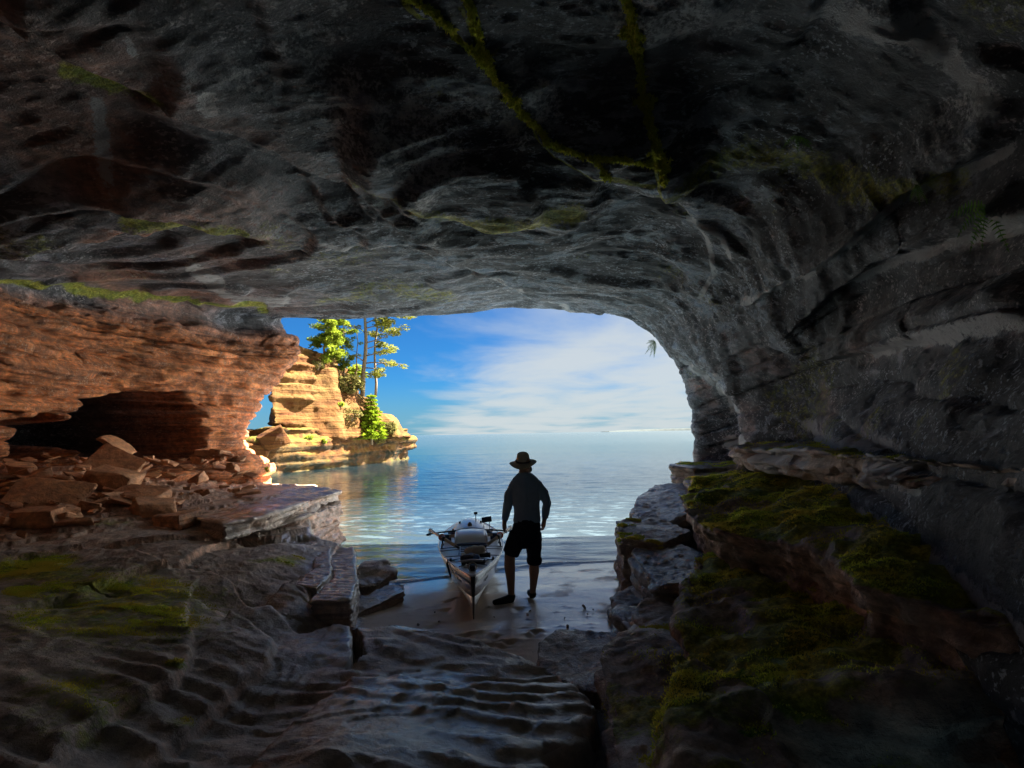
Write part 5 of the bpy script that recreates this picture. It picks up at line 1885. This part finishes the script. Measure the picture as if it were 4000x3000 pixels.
# shock cords stretched over the foredeck
CORDS = [[(-0.29, 0.98), (0.0, 0.62), (0.18, 0.55)], [(0.29, 0.98), (0.02, 0.60), (-0.16, 0.52)], [(-0.29, 0.98), (0.27, 0.90)], [(-0.36, 1.25), (-0.05, 1.1), (0.36, 1.22)],
         [(-0.44, 1.72), (-0.17, 1.62)], [(0.44, 1.72), (0.2, 1.62)], [(-0.46, 1.95), (-0.18, 1.82)], [(0.46, 1.95), (0.2, 1.84)], [(-0.17, 1.25), (-0.17, 1.85)], [(0.21, 1.25), (0.21, 1.85)]]
for c in CORDS:
    pts = []
    for (x0, l0), (x1, l1) in zip(c[:-1], c[1:]):
        for t in np.linspace(0, 1, 6):
            xx, ll = x0 + (x1 - x0) * t, l0 + (l1 - l0) * t
            pts.append((xx, ll, deck_z(xx, ll) + 0.012))
    MB().tube(pts, 0.0065, 5).build('shock_cord', M_BLACK, boat, smooth=True)
# aft cabin: low white dome with a dark front band
V, F = [], []
PL = [(3.05, 0.02), (3.12, 0.05), (3.3, 0.09), (3.6, 0.125), (3.95, 0.14), (4.3, 0.125), (4.6, 0.08), (4.8, 0.0)]
TT = np.linspace(-1, 1, 15)
for l, h in PL:
    w = 0.36 * min(1.0, float(np.interp(l, LS, HB)) / 0.48)
    for t in TT:
        V.append((w * t, l, float(np.interp(l, LS, SHZ)) + 0.03 + h * (1 - abs(t) ** 2.6) + 0.02 * (1 - abs(t))))
for a in range(len(PL) - 1):
    for b in range(14):
        F.append((a * 15 + b, a * 15 + b + 1, (a + 1) * 15 + b + 1, (a + 1) * 15 + b))
cabin = link('cabin_top', np_mesh('cabin_top', V, F), M_DECK, boat)
MB().tube([(x_, 3.06, 0.535 + 0.045 * (1 - (x_ / 0.36) ** 2)) for x_ in np.linspace(-0.36, 0.36, 11)], 0.030, 8).build('front_band', M_NAVY, cabin, smooth=True)
MB().tube([(x_, 3.20, 0.565 + 0.04 * (1 - (x_ / 0.26) ** 2)) for x_ in np.linspace(-0.24, 0.24, 9)], 0.012, 6).build('grab_rail', M_NAVY, cabin, smooth=True)
MB().sphere((-0.01, 3.42, 0.63), (0.040, 0.040, 0.055), 12, 8).build('vent', M_BLACK, cabin, smooth=True)
mb = MB()
mb.tube([(0.10, 3.75, 0.62), (0.10, 3.75, 0.78)], 0.008, 6)
mb.build('camera_post', M_BLACK, boat, smooth=True)
MB().box((0.10, 3.75, 0.80), (0.065, 0.05, 0.045)).build('action_camera', M_BLACK, boat, bevel=0.006)
for x_ in (0.235, 0.335):
    MB().tube([(x_, 3.45, 0.52), (x_, 3.45, 0.68)], 0.006, 6).build('panel_leg', M_BLACK, boat, smooth=True)
MB().box((0.285, 3.45, 0.715), (0.175, 0.03, 0.095), Matrix.Rotation(-0.12, 3, 'Y')).build('electronics_box', M_BLACK, boat, bevel=0.008)
for x_, l_, z_ in ((-0.30, 3.35, 0.565), (0.36, 3.2, 0.56), (-0.36, 3.1, 0.56), (0.19, 3.8, 0.63), (-0.19, 3.8, 0.63)):
    MB().box((x_, l_, z_), (0.035, 0.035, 0.05)).build('deck_fitting', M_BLACK, boat, bevel=0.006)
# worn tone-on-tone lettering low on both bows: too faint to read, kept as faint strokes
for sgn in (-1, 1):
    for row in (0, 1):
        mb = MB()
        rs = random.Random(3 + row)
        for k_ in range(9 - 2 * row):
            l = 0.42 + 0.042 * k_ + 0.02 * row
            t0 = 0.62 - 0.30 * row
            for st in range(2):
                ll = l + 0.014 * st
                hb, cb = float(np.interp(ll, LS, HB)), float(np.interp(ll, LS, CHB))
                zs, zc = float(np.interp(ll, LS, SHZ)), float(np.interp(ll, LS, CHZ))
                ta, tb = t0 + rs.uniform(0, 0.06), t0 + rs.uniform(0.16, 0.24)
                a = (sgn * (cb + (hb - cb) * ta + 0.0065), ll, zc + (zs - zc) * ta)
                b = (sgn * (cb + (hb - cb) * tb + 0.0065), ll, zc + (zs - zc) * tb)
                mb.add([(a[0], a[1] - 0.003, a[2]), (a[0], a[1] + 0.003, a[2]), (b[0], b[1] + 0.003, b[2]), (b[0], b[1] - 0.003, b[2])], [(0, 1, 2, 3)])
        mb.build('lettering', M_GREY, boat)['kind'] = 'stuff'

BM = Matrix.LocRotScale(boat.location, boat.rotation_euler, None)


def on_boat(name, label, cat, loc, group=None):
    o = empty(name, BM @ Vector(loc))
    o.rotation_euler = boat.rotation_euler
    return tag(o, label, cat, group)


# the two oars laid over the rigger, each with an orange collar
for sgn, lab in ((-1, 'wooden oar on the left of the boat, pointing inwards over the foredeck'), (1, 'wooden oar on the right of the boat, its outer end beside the man')):
    a, b = Vector((sgn * 0.64, RL - 0.02, RZ + 0.075)), Vector((sgn * 0.22, 1.62, 0.575))
    o = on_boat('oar', lab, 'oar', b, 'oars on the rigger')
    d = a - b
    MB().tube([d, d * 0.5, Vector((0, 0, 0))], [0.020, 0.024, 0.024], 10).build('shaft', M_OAR, o, smooth=True)
    c = d * 0.52
    u = d.normalized()
    s = u.orthogonal().normalized()
    w = u.cross(s)
    ring = [c + (s * math.cos(t) + w * math.sin(t)) * 0.040 for t in np.linspace(0, 2 * math.pi, 17)[:-1]]
    MB().tube(ring, 0.013, 8, closed=True).build('collar', M_ORANGE, o, smooth=True)
    MB().tube([c - u * 0.03, c - u * 0.16], [0.036, 0.032], 10).build('sleeve', M_BLACK, o, smooth=True)
    MB().tube([u * 0.02, u * -0.10], [0.019, 0.017], 8).build('handle', M_BLACK, o, smooth=True)
    MB().tube([c - u * 0.02, c - u * 0.03 - Vector((0, 0, 0.06)), Vector((c.x - u.x * 0.05, c.y, c.z - 0.12))], 0.012, 6).build('oarlock', M_BLACK, o, smooth=True)

# gear on the foredeck
g = on_boat('canvas_bag', 'crumpled beige bag strapped on the foredeck of the boat', 'bag', (0.03, 1.02, deck_z(0, 1.0)), 'gear on the foredeck')
mb = MB().sphere((0, 0, 0.085), (0.135, 0.10, 0.065), 16, 10).sphere((0.09, 0.0, 0.10), (0.06, 0.07, 0.055), 12, 8)
V, F = remesh(mb, 0.012, 4)
V = V + (0.014 * fbm(V * 16, 3, 601))[:, None] * np.array([1, 1, 1])
link('bag_body', np_mesh('bag', V, F), M_BAG, g)
g = on_boat('dry_bag', 'dark bundle of gear in front of the beige bag', 'bag', (-0.02, 0.80, deck_z(0, 0.8)), 'gear on the foredeck')
mb = MB().tube([(-0.12, 0, 0.045), (-0.05, 0, 0.05), (0.04, 0.01, 0.045)], [0.035, 0.045, 0.04], 12).sphere((0.02, 0.05, 0.05), (0.08, 0.05, 0.045), 12, 8)
V, F = remesh(mb, 0.012, 3)
V = V + (0.016 * fbm(V * 18, 3, 602))[:, None] * np.array([1, 1, 1])
link('bag_body', np_mesh('bag', V, F), M_DRY, g)
g = on_boat('folded_cloth', 'small blue folded cloth tucked beside the dark bundle', 'cloth', (0.06, 0.79, deck_z(0.06, 0.79)), 'gear on the foredeck')
mb = MB().sphere((0, 0, 0.045), (0.055, 0.045, 0.040), 12, 8)
V, F = remesh(mb, 0.012, 3)
V = V + (0.014 * fbm(V * 20, 3, 603))[:, None] * np.array([1, 1, 1])
link('cloth_body', np_mesh('cloth', V, F), M_BLUEBAG, g)
g = on_boat('dry_bag', 'black strapped bundle right of the beige bag', 'bag', (0.15, 0.92, deck_z(0.15, 0.92)), 'gear on the foredeck')
mb = MB().tube([(-0.05, 0, 0.05), (0.09, 0.02, 0.05)], [0.03, 0.035], 10)
V, F = remesh(mb, 0.011, 3)
V = V + (0.012 * fbm(V * 20, 3, 604))[:, None] * np.array([1, 1, 1])
link('bag_body', np_mesh('bag', V, F), M_BLACK, g)
g = on_boat('pump_tube', 'long pale flat roll lying across the foredeck before the bundle', 'roll', (0.0, 0.60, deck_z(0, 0.6)), 'gear on the foredeck')
MB().tube([(-0.14, 0, 0.045), (0, 0.0, 0.05), (0.13, 0.01, 0.045)], [0.014, 0.020, 0.012], 8).build('roll_body', M_HULLW, g, smooth=True)
MB().tube([(-0.13, -0.02, 0.020), (0, -0.02, 0.024), (0.15, -0.01, 0.020), (0.165, 0.02, 0.03), (0.14, 0.03, 0.045)], 0.016, 8).build('strap', M_BLACK, g, smooth=True)
g = on_boat('rope_coil', 'coil of pale bow rope round a black cleat at the tip of the deck', 'rope', (0.0, 0.30, deck_z(0, 0.3)), 'gear on the foredeck')
MB().tube([(0, 0, -0.01), (0.0, 0.0, 0.02), (0, -0.02, 0.06)], [0.04, 0.034, 0.03], 12).build('cleat', M_BLACK, g, smooth=True)
pts = []
for k_ in range(46):
    t = k_ / 45 * 2 * math.pi * 2.4
    pts.append((0.048 * math.cos(t), -0.01 + 0.012 * math.sin(t) + 0.0, 0.045 + 0.045 * math.sin(t)))
MB().tube(pts, 0.008, 6).build('loop', M_ROPE, g, smooth=True)
MB().tube([(-0.045, 0.0, 0.05), (-0.06, 0.05, 0.05), (-0.05, 0.12, 0.04), (-0.02, 0.2, 0.045)], 0.009, 6).build('rope_end', M_ROPE, g, smooth=True)
MB().tube([(-0.04, -0.01, 0.03), (-0.09, 0.03, 0.03), (-0.10, 0.10, 0.02), (-0.07, 0.18, 0.035)], 0.009, 6).build('rope_end', M_ROPE, g, smooth=True)


# ---------------------------------------------------------------- the man looking out at the lake
M_SKIN = plain('skin', (0.42, 0.24, 0.16), 0.5, 0, 0.12, 14)
M_SHIRT = plain('slate_shirt', (0.27, 0.39, 0.52), 0.75, 0, 0.25, 8, 0.3, 0.2)
M_SHORTS = plain('navy_shorts', (0.014, 0.018, 0.034), 0.85, 0, 0.3, 8, 0.2, 0.2)
M_SHOE = plain('black_shoe', (0.012, 0.013, 0.016), 0.6, 0, 0.3)
M_SOLE = plain('shoe_sole', (0.03, 0.03, 0.032), 0.8, 0, 0.3)
M_HAT = plain('khaki_hat', (0.55, 0.49, 0.38), 0.85, 0, 0.25, 10, 0.2, 0.3)
M_HATB = plain('hat_band', (0.05, 0.042, 0.04), 0.85, 0, 0.25)
M_BEARD = plain('grey_beard', (0.42, 0.38, 0.34), 0.9, 0, 0.35, 40, 0.2, 0.6)

PY = 6.54
man = empty('person', (at(2045, 2346, PY)[0], PY, 0.118))
tag(man, 'person in wide brimmed hat, slate shirt and dark shorts, standing beside the boat', 'person')


def J(px, py, dy=0.0):
    p = at(px, py, PY)
    return Vector((p[0], PY + dy, p[2])) - man.location


def rings(mb, rows, n=20):
    """loft of level ellipses: (px, py, dy, rx, ry)"""
    V, F = [], []
    for px, py, dy, rx, ry in rows:
        c = J(px, py, dy)
        for k in range(n):
            t = 2 * math.pi * k / n
            V.append((c.x + rx * math.cos(t), c.y + ry * math.sin(t), c.z))
    m = len(rows)
    for i in range(m - 1):
        for k in range(n):
            l = (k + 1) % n
            F.append((i * n + k, i * n + l, (i + 1) * n + l, (i + 1) * n + k))
    F.append(tuple(range(n)))
    F.append(tuple(reversed(range((m - 1) * n, m * n))))
    return mb.add(V, F)


def chain(mb, pts, rad, n=12):
    return mb.tube(pts, rad, n)


def skin_part(mb, name, mat, voxel, it, seed, wr=0.0, fr=12.0, stretch=(1, 1, 1)):
    V, F = remesh(mb, voxel, it)
    me = np_mesh(name, V, F)
    if wr:
        N = normals(me)
        f = fbm(V * fr * np.array(stretch), 3, seed)
        V = V + N * (wr * (1 - 2 * np.abs(f)))[:, None]
        me.vertices.foreach_set('co', V.astype(np.float32).ravel())
        me.update()
    return link(name, me, mat, man)


# body: one continuous figure
b = MB()
rings(b, [(2052, 2118, 0, 0.10, 0.09), (2054, 2105, 0, 0.140, 0.115), (2056, 2080, 0, 0.160, 0.130), (2058, 2035, 0, 0.138, 0.105), (2058, 1990, 0, 0.140, 0.105), (2055, 1940, 0, 0.158, 0.115),
          (2053, 1895, 0, 0.165, 0.110), (2051, 1868, 0, 0.130, 0.085), (2048, 1852, 0.005, 0.075, 0.065), (2046, 1838, 0.01, 0.058, 0.062), (2047, 1822, 0.02, 0.060, 0.070)])
hc = J(2048, 1808, 0.03)
b.sphere(hc, (0.078, 0.095, 0.115), 20, 14)
fdir = Vector((0.62, 0.78, 0)).normalized()
fside = Vector((fdir.y, -fdir.x, 0))
b.sphere(hc + fdir * 0.05 + Vector((0, 0, -0.055)), (0.055, 0.060, 0.055), 14, 10)        # jaw
b.sphere(hc + fdir * 0.108 + Vector((0, 0, -0.012)), (0.016, 0.018, 0.026), 10, 8)        # nose
for s_ in (-1, 1):
    b.sphere(hc + fside * 0.080 * s_ + Vector((0, 0, -0.015)), (0.014, 0.022, 0.034), 10, 8)   # ears
    b.sphere(hc + fdir * 0.088 + fside * 0.034 * s_ + Vector((0, 0, 0.012)), (0.020, 0.020, 0.012), 8, 6)   # brow over the eyes
    b.sphere(hc + fdir * 0.082 + fside * 0.018 * s_ + Vector((0, 0, -0.062)), (0.020, 0.020, 0.009), 8, 6)  # mouth
# legs
LL = [J(2022, 2090), J(2004, 2130), J(1991, 2168, 0.02), J(1991, 2215, -0.01), J(1995, 2265), J(1997, 2315), J(1998, 2338)]
chain(b, LL, [0.105, 0.088, 0.066, 0.068, 0.054, 0.043, 0.044], 14)
RLg = [J(2084, 2090), J(2087, 2140, 0.03), J(2088, 2192, 0.06), J(2087, 2235, 0.04), J(2085, 2275, 0.05), J(2082, 2312, 0.06), J(2081, 2333, 0.06)]
chain(b, RLg, [0.100, 0.084, 0.060, 0.063, 0.048, 0.039, 0.042], 14)
# feet inside the shoes
chain(b, [J(2000, 2338), J(1975, 2342, -0.05), J(1935, 2343, -0.10)], [0.036, 0.034, 0.026], 10)
chain(b, [J(2081, 2332, 0.06), J(2076, 2334, 0.14), J(2070, 2335, 0.22)], [0.034, 0.032, 0.024], 10)
# arms
AL = [J(2010, 1892), J(1990, 1930), J(1983, 1976, 0.0), J(1976, 2012, 0.02), J(1970, 2042, 0.03)]
chain(b, AL, [0.062, 0.052, 0.042, 0.038, 0.029], 12)
AR = [J(2096, 1890), J(2122, 1925), J(2136, 1964, -0.01), J(2132, 2002, 0.0), J(2126, 2034, 0.02)]
chain(b, AR, [0.062, 0.052, 0.042, 0.038, 0.029], 12)


def hand(wrist, down, out, curl, thumb):
    """palm, four bent fingers of unequal length, and a thumb leaving the side of the palm"""
    down, out = down.normalized(), out.normalized()
    fwd = down.cross(out).normalized()
    k = wrist + down * 0.085
    b.tube([wrist - down * 0.01, wrist + down * 0.03, k], [0.026, 0.030, 0.026], 10)
    for i_, (off, L) in enumerate(((-0.030, 0.070), (-0.010, 0.080), (0.010, 0.075), (0.030, 0.060))):
        a = k + fwd * off - down * 0.012
        p1 = a + down * L * 0.45
        p2 = p1 + (down * 0.75 - out * curl).normalized() * L * 0.33
        p3 = p2 + (down * 0.2 - out * curl * 1.2).normalized() * L * 0.27
        b.tube([a - down * 0.02, p1, p2, p3], [0.0105, 0.010, 0.009, 0.0075], 8)
    a = wrist + down * 0.030 + thumb * 0.022
    p1 = a + (thumb * 0.8 + down * 0.7).normalized() * 0.040
    p2 = p1 + (down * 0.9 - out * 0.35).normalized() * 0.032
    b.tube([wrist + down * 0.015, a, p1, p2], [0.012, 0.0125, 0.011, 0.009], 8)


hand(AL[-1], J(1970, 2086, 0.05) - AL[-1], Vector((-1, 0.1, 0)), 0.75, Vector((0.35, 0.9, 0)))
hand(AR[-1], J(2122, 2074, 0.05) - AR[-1], Vector((1, 0.1, 0)), 0.9, Vector((-0.35, 0.9, 0)))
skin_part(b, 'body', M_SKIN, 0.0085, 3, 701)

# shirt
b = MB()
rings(b, [(2058, 2040, 0, 0.166, 0.128), (2058, 2015, 0, 0.158, 0.122), (2058, 1985, 0, 0.152, 0.118), (2055, 1940, 0, 0.168, 0.126), (2053, 1900, 0, 0.180, 0.122), (2052, 1880, 0, 0.172, 0.108), (2051, 1866, 0, 0.138, 0.092), (2050, 1855, 0, 0.098, 0.080), (2048, 1846, 0.005, 0.074, 0.074)], 24)
chain(b, [J(2022, 1890), J(2008, 1898)] + AL[1:4] + [J(1972, 2034, 0.028)], [0.060, 0.064, 0.060, 0.052, 0.046, 0.040], 14)
chain(b, [J(2084, 1888), J(2100, 1896)] + AR[1:4] + [J(2128, 2024, 0.015)], [0.060, 0.064, 0.060, 0.052, 0.046, 0.040], 14)
skin_part(b, 'shirt', M_SHIRT, 0.011, 7, 702, 0.008, 9.0, (1.3, 1.0, 0.55))
# shorts with a loose hem on one side and a rolled cuff on the other
b = MB()
rings(b, [(2052, 2138, 0, 0.10, 0.09), (2053, 2122, 0, 0.155, 0.130), (2055, 2095, 0, 0.172, 0.140), (2057, 2060, 0, 0.168, 0.136), (2058, 2024, 0, 0.152, 0.122)], 24)
chain(b, [J(2026, 2085), J(2010, 2125), J(1996, 2164, 0.02)], [0.112, 0.106, 0.100], 16)
chain(b, [J(2030, 2100), J(2034, 2128), J(2030, 2140)], [0.09, 0.06, 0.03], 14)
chain(b, [J(2081, 2085), J(2086, 2140, 0.03), J(2088, 2190, 0.055)], [0.110, 0.092, 0.078], 16)
chain(b, [J(2088, 2183, 0.055), J(2088, 2193, 0.058), J(2088, 2207, 0.06)], [0.086, 0.094, 0.080], 16)
skin_part(b, 'shorts', M_SHORTS, 0.012, 4, 703, 0.008, 10.0)
# shoes
b = MB()
chain(b, [J(2004, 2336), J(1990, 2337, -0.02), J(1960, 2341, -0.07), J(1928, 2344, -0.11)], [0.046, 0.052, 0.044, 0.032], 14)
chain(b, [J(1998, 2322), J(1999, 2336)], [0.050, 0.05], 14)
sh = skin_part(b, 'shoe', M_SHOE, 0.010, 3, 704, 0.003, 20)
b = MB()
chain(b, [J(2082, 2330, 0.05), J(2078, 2331, 0.12), J(2073, 2333, 0.20), J(2070, 2335, 0.25)], [0.044, 0.046, 0.040, 0.030], 14)
chain(b, [J(2082, 2320, 0.06), J(2081, 2333, 0.06)], [0.046, 0.044], 14)
skin_part(b, 'shoe', M_SHOE, 0.010, 3, 705, 0.003, 20)
# hat: creased crown and a wide brim curled up at the sides
hq = J(2043, 1804, 0.02)
V, F = [], []
NA = 48
prof = [(0.0, 0.122), (0.03, 0.121), (0.056, 0.112), (0.074, 0.088), (0.083, 0.045), (0.090, 0.0), (0.098, -0.010), (0.132, -0.014), (0.160, -0.012), (0.172, -0.008), (0.174, -0.013), (0.160, -0.020), (0.098, -0.018)]
for r, h in prof:
    for k in range(NA):
        t = 2 * math.pi * k / NA
        up = 0.0
        if r > 0.095:
            s = (r - 0.095) / 0.065
            up = s * (-0.006 + 0.010 * math.cos(2 * t) + 0.010 * math.cos(t) - 0.005 * math.sin(3 * t + 0.5))
        crease = -0.02 * math.exp(-((r - 0.0) / 0.045) ** 2) if h > 0.1 else 0.0
        rr = r * (1 + 0.03 * math.sin(5 * t + 1) * (h > 0.03))
        V.append((hq.x + rr * math.cos(t) * 0.96, hq.y + rr * math.sin(t), hq.z + h + up + crease + 0.26 * rr * math.sin(t)))
for i in range(len(prof) - 1):
    for k in range(NA):
        l = (k + 1) % NA
        F.append((i * NA + k, i * NA + l, (i + 1) * NA + l, (i + 1) * NA + k))
hat = link('hat', np_mesh('hat', V, F), M_HAT, man)
ring = [(hq.x + 0.092 * math.cos(t) * 0.96, hq.y + 0.092 * math.sin(t), hq.z + 0.012 + 0.024 * math.sin(t)) for t in np.linspace(0, 2 * math.pi, 33)[:-1]]
MB().tube(ring, 0.010, 6, closed=True).build('hat_band', M_HATB, hat, smooth=True)
# short grey beard along the jaw
b = MB()
b.sphere(hc + fdir * 0.068 + Vector((0, 0, -0.082)), (0.052, 0.056, 0.045), 14, 10)
skin_part(b, 'beard', M_BEARD, 0.008, 2, 706, 0.008, 40)


# ---------------------------------------------------------------- ferns, moss and small plants inside the cave
def fern(label, base, dirs, L, seed, group='ferns on the cave rock', mat=None):
    root = empty('fern', base)
    tag(root, label, 'fern', group)
    rs = random.Random(seed)
    for d in dirs:
        d = Vector(d).normalized()
        l = L * rs.uniform(0.75, 1.15)
        side = d.cross(Vector((0, 1, 0.2)))
        side = side.normalized() if side.length > 0.05 else Vector((1, 0, 0))
        V, F = [], []
        n = 12
        pts = []
        for i in range(n + 1):
            t = i / n
            pts.append(d * l * t + Vector((0, 0, -0.35 * l * t * t)) + Vector((rs.gauss(0, 0.004), 0, 0)))
        for i in range(1, n):
            t = i / n
            w = 0.20 * l * math.sin(math.pi * (0.12 + 0.86 * t)) * (1.1 - 0.5 * t)
            dd = (pts[i + 1] - pts[i]).normalized()
            for s in (-1, 1):
                a = pts[i]
                tip = a + side * s * w + dd * w * 0.35 + Vector((0, 0, -0.1 * w))
                b1 = a + dd * l * 0.045
                m = (a + tip) * 0.5 - dd * l * 0.016
                k = len(V)
                V += [a, m, tip, b1]
                F.append((k, k + 1, k + 2, k + 3))
        k = len(V)
        for i in range(n + 1):
            V += [pts[i] + side * 0.003, pts[i] - side * 0.003]
        F += [(k + 2 * i, k + 2 * i + 1, k + 2 * i + 3, k + 2 * i + 2) for i in range(n)]
        link('frond', np_mesh('frond', [tuple(v) for v in V], F, smooth=False), mat or M_FERN, root)


def on_shell(px, py, Y=8.0):
    q, n, i = hit(SHELL, px, py)
    if q is None:
        return Vector(at(px, py, Y)), Vector((0, -1, 0))
    return Vector(q), Vector(n)


q, n = on_shell(2560, 1335, 13.0)
fern('small fern hanging in the light at the right edge of the cave mouth', q, [(-0.9, -0.1, -0.3), (-0.5, -0.1, -0.9), (-0.95, 0.0, 0.15), (-0.2, -0.2, -1), (-0.8, 0.2, -0.6), (-0.7, -0.3, 0.3), (-0.1, 0.1, -0.9)], 0.27, 801)
q, n = on_shell(3850, 800)
fern('large green fern on the upper right wall between the pale seams', q, [(-0.8, -0.1, -0.5), (-0.6, -0.2, -0.9), (-0.3, -0.2, -1), (0.3, -0.2, -0.8), (-0.9, -0.1, 0.0)], 0.34, 802)
q, n = on_shell(3580, 720)
fern('faint fern on the dark upper right wall', q, [(-0.6, -0.2, -0.8), (0.4, -0.2, -0.8), (0.0, -0.2, -1)], 0.2, 803)
q, n = on_shell(3110, 530)
fern('little fern hanging from the dark roof on the right', q, [(-0.8, -0.2, -0.4), (0.6, -0.2, -0.5), (0.0, -0.2, -1), (0.9, 0.0, -0.2)], 0.2, 804)
# small leafy plants
for px_, py_, lab, r_ in ((1035, 1835, 'small bright plant at the foot of the cave pillar', 0.09), ):
    p = at(px_, py_, 13.6)
    root = empty('leafy_plant', p)
    tag(root, lab, 'plant')
    lv = Leaves(810)
    lv.clump((0, 0, 0), r_, 60, 0.06, 0.7, 1.4)
    lv.build('leaves', M_BROAD, root)
for k_, (px_, py_, lab) in enumerate(((2880, 2665, 'tuft of pale fern on the mossy ridge beside the dark hollow'), (2930, 2880, 'tiny fern at the bottom edge in the dark hollow'))):
    p = atz(px_, py_, 0.86)
    fern(lab, Vector(p) + Vector((0, 0, 0.0)), [(-0.6, -0.3, 0.8), (0.1, -0.3, 0.9), (0.6, -0.2, 0.6), (-0.2, -0.5, 0.7)], 0.16 - 0.05 * k_, 820 + k_)


# moss hanging in strips from the joints of the roof: uncountable tufts, one object for each strip
def moss_strip(label, pix, width_px, density, size, seed, mat=M_MOSS):
    lv = Leaves(seed)
    rs = random.Random(seed)
    for (x0, y0), (x1, y1) in zip(pix[:-1], pix[1:]):
        L = math.hypot(x1 - x0, y1 - y0)
        for _ in range(int(L * density)):
            t = rs.random()
            irr = 0.35 + 1.7 * (0.5 + 0.5 * math.sin(0.021 * (x0 + y0 + L * t) + seed)) * (0.5 + 0.5 * math.sin(0.057 * L * t + 2 * seed + x0))
            if rs.random() > 0.35 + 0.65 * irr:
                continue
            px_ = x0 + (x1 - x0) * t + rs.gauss(0, width_px * irr * 1.5) + 6 * math.sin(t * 9 + seed)
            py_ = y0 + (y1 - y0) * t + rs.gauss(0, width_px * 0.6)
            q, n, i = hit(SHELL, px_, py_)
            if q is None:
                continue
            q = Vector(q)
            for _k in range(3):
                lv.clump((q.x + rs.gauss(0, 0.01), q.y + rs.gauss(0, 0.01), q.z - rs.uniform(0.0, 0.025)), 0.018, 5, size * rs.uniform(0.6, 1.4), 1.0, 2.6, 1.2)
    if not lv.V:
        return
    me = np_mesh('moss', np.concatenate(lv.V), np.concatenate(lv.F), smooth=False)
    o = link('hanging_moss', me, mat)
    tag(o, label, 'moss', 'strips of moss in the roof joints', 'stuff')


moss_strip('yellow green moss strip curving down the roof from the top left of centre', [(1560, -60), (1740, 90), (1900, 250), (1990, 380), (2150, 560), (2290, 612), (2420, 622), (2560, 640)], 5, 0.55, 0.020, 831)
moss_strip('bright green moss strip, the short one joining from the top', [(1800, -60), (1855, 80), (1880, 180), (1905, 260)], 4, 0.5, 0.020, 832)
moss_strip('thick yellow moss strip running straight down the roof right of centre', [(2440, -60), (2480, 150), (2520, 380), (2545, 500), (2575, 600), (2600, 720)], 7, 0.9, 0.022, 833)
moss_strip('short moss strip below the curved one', [(2330, 630), (2380, 700)], 6, 0.5, 0.022, 834)
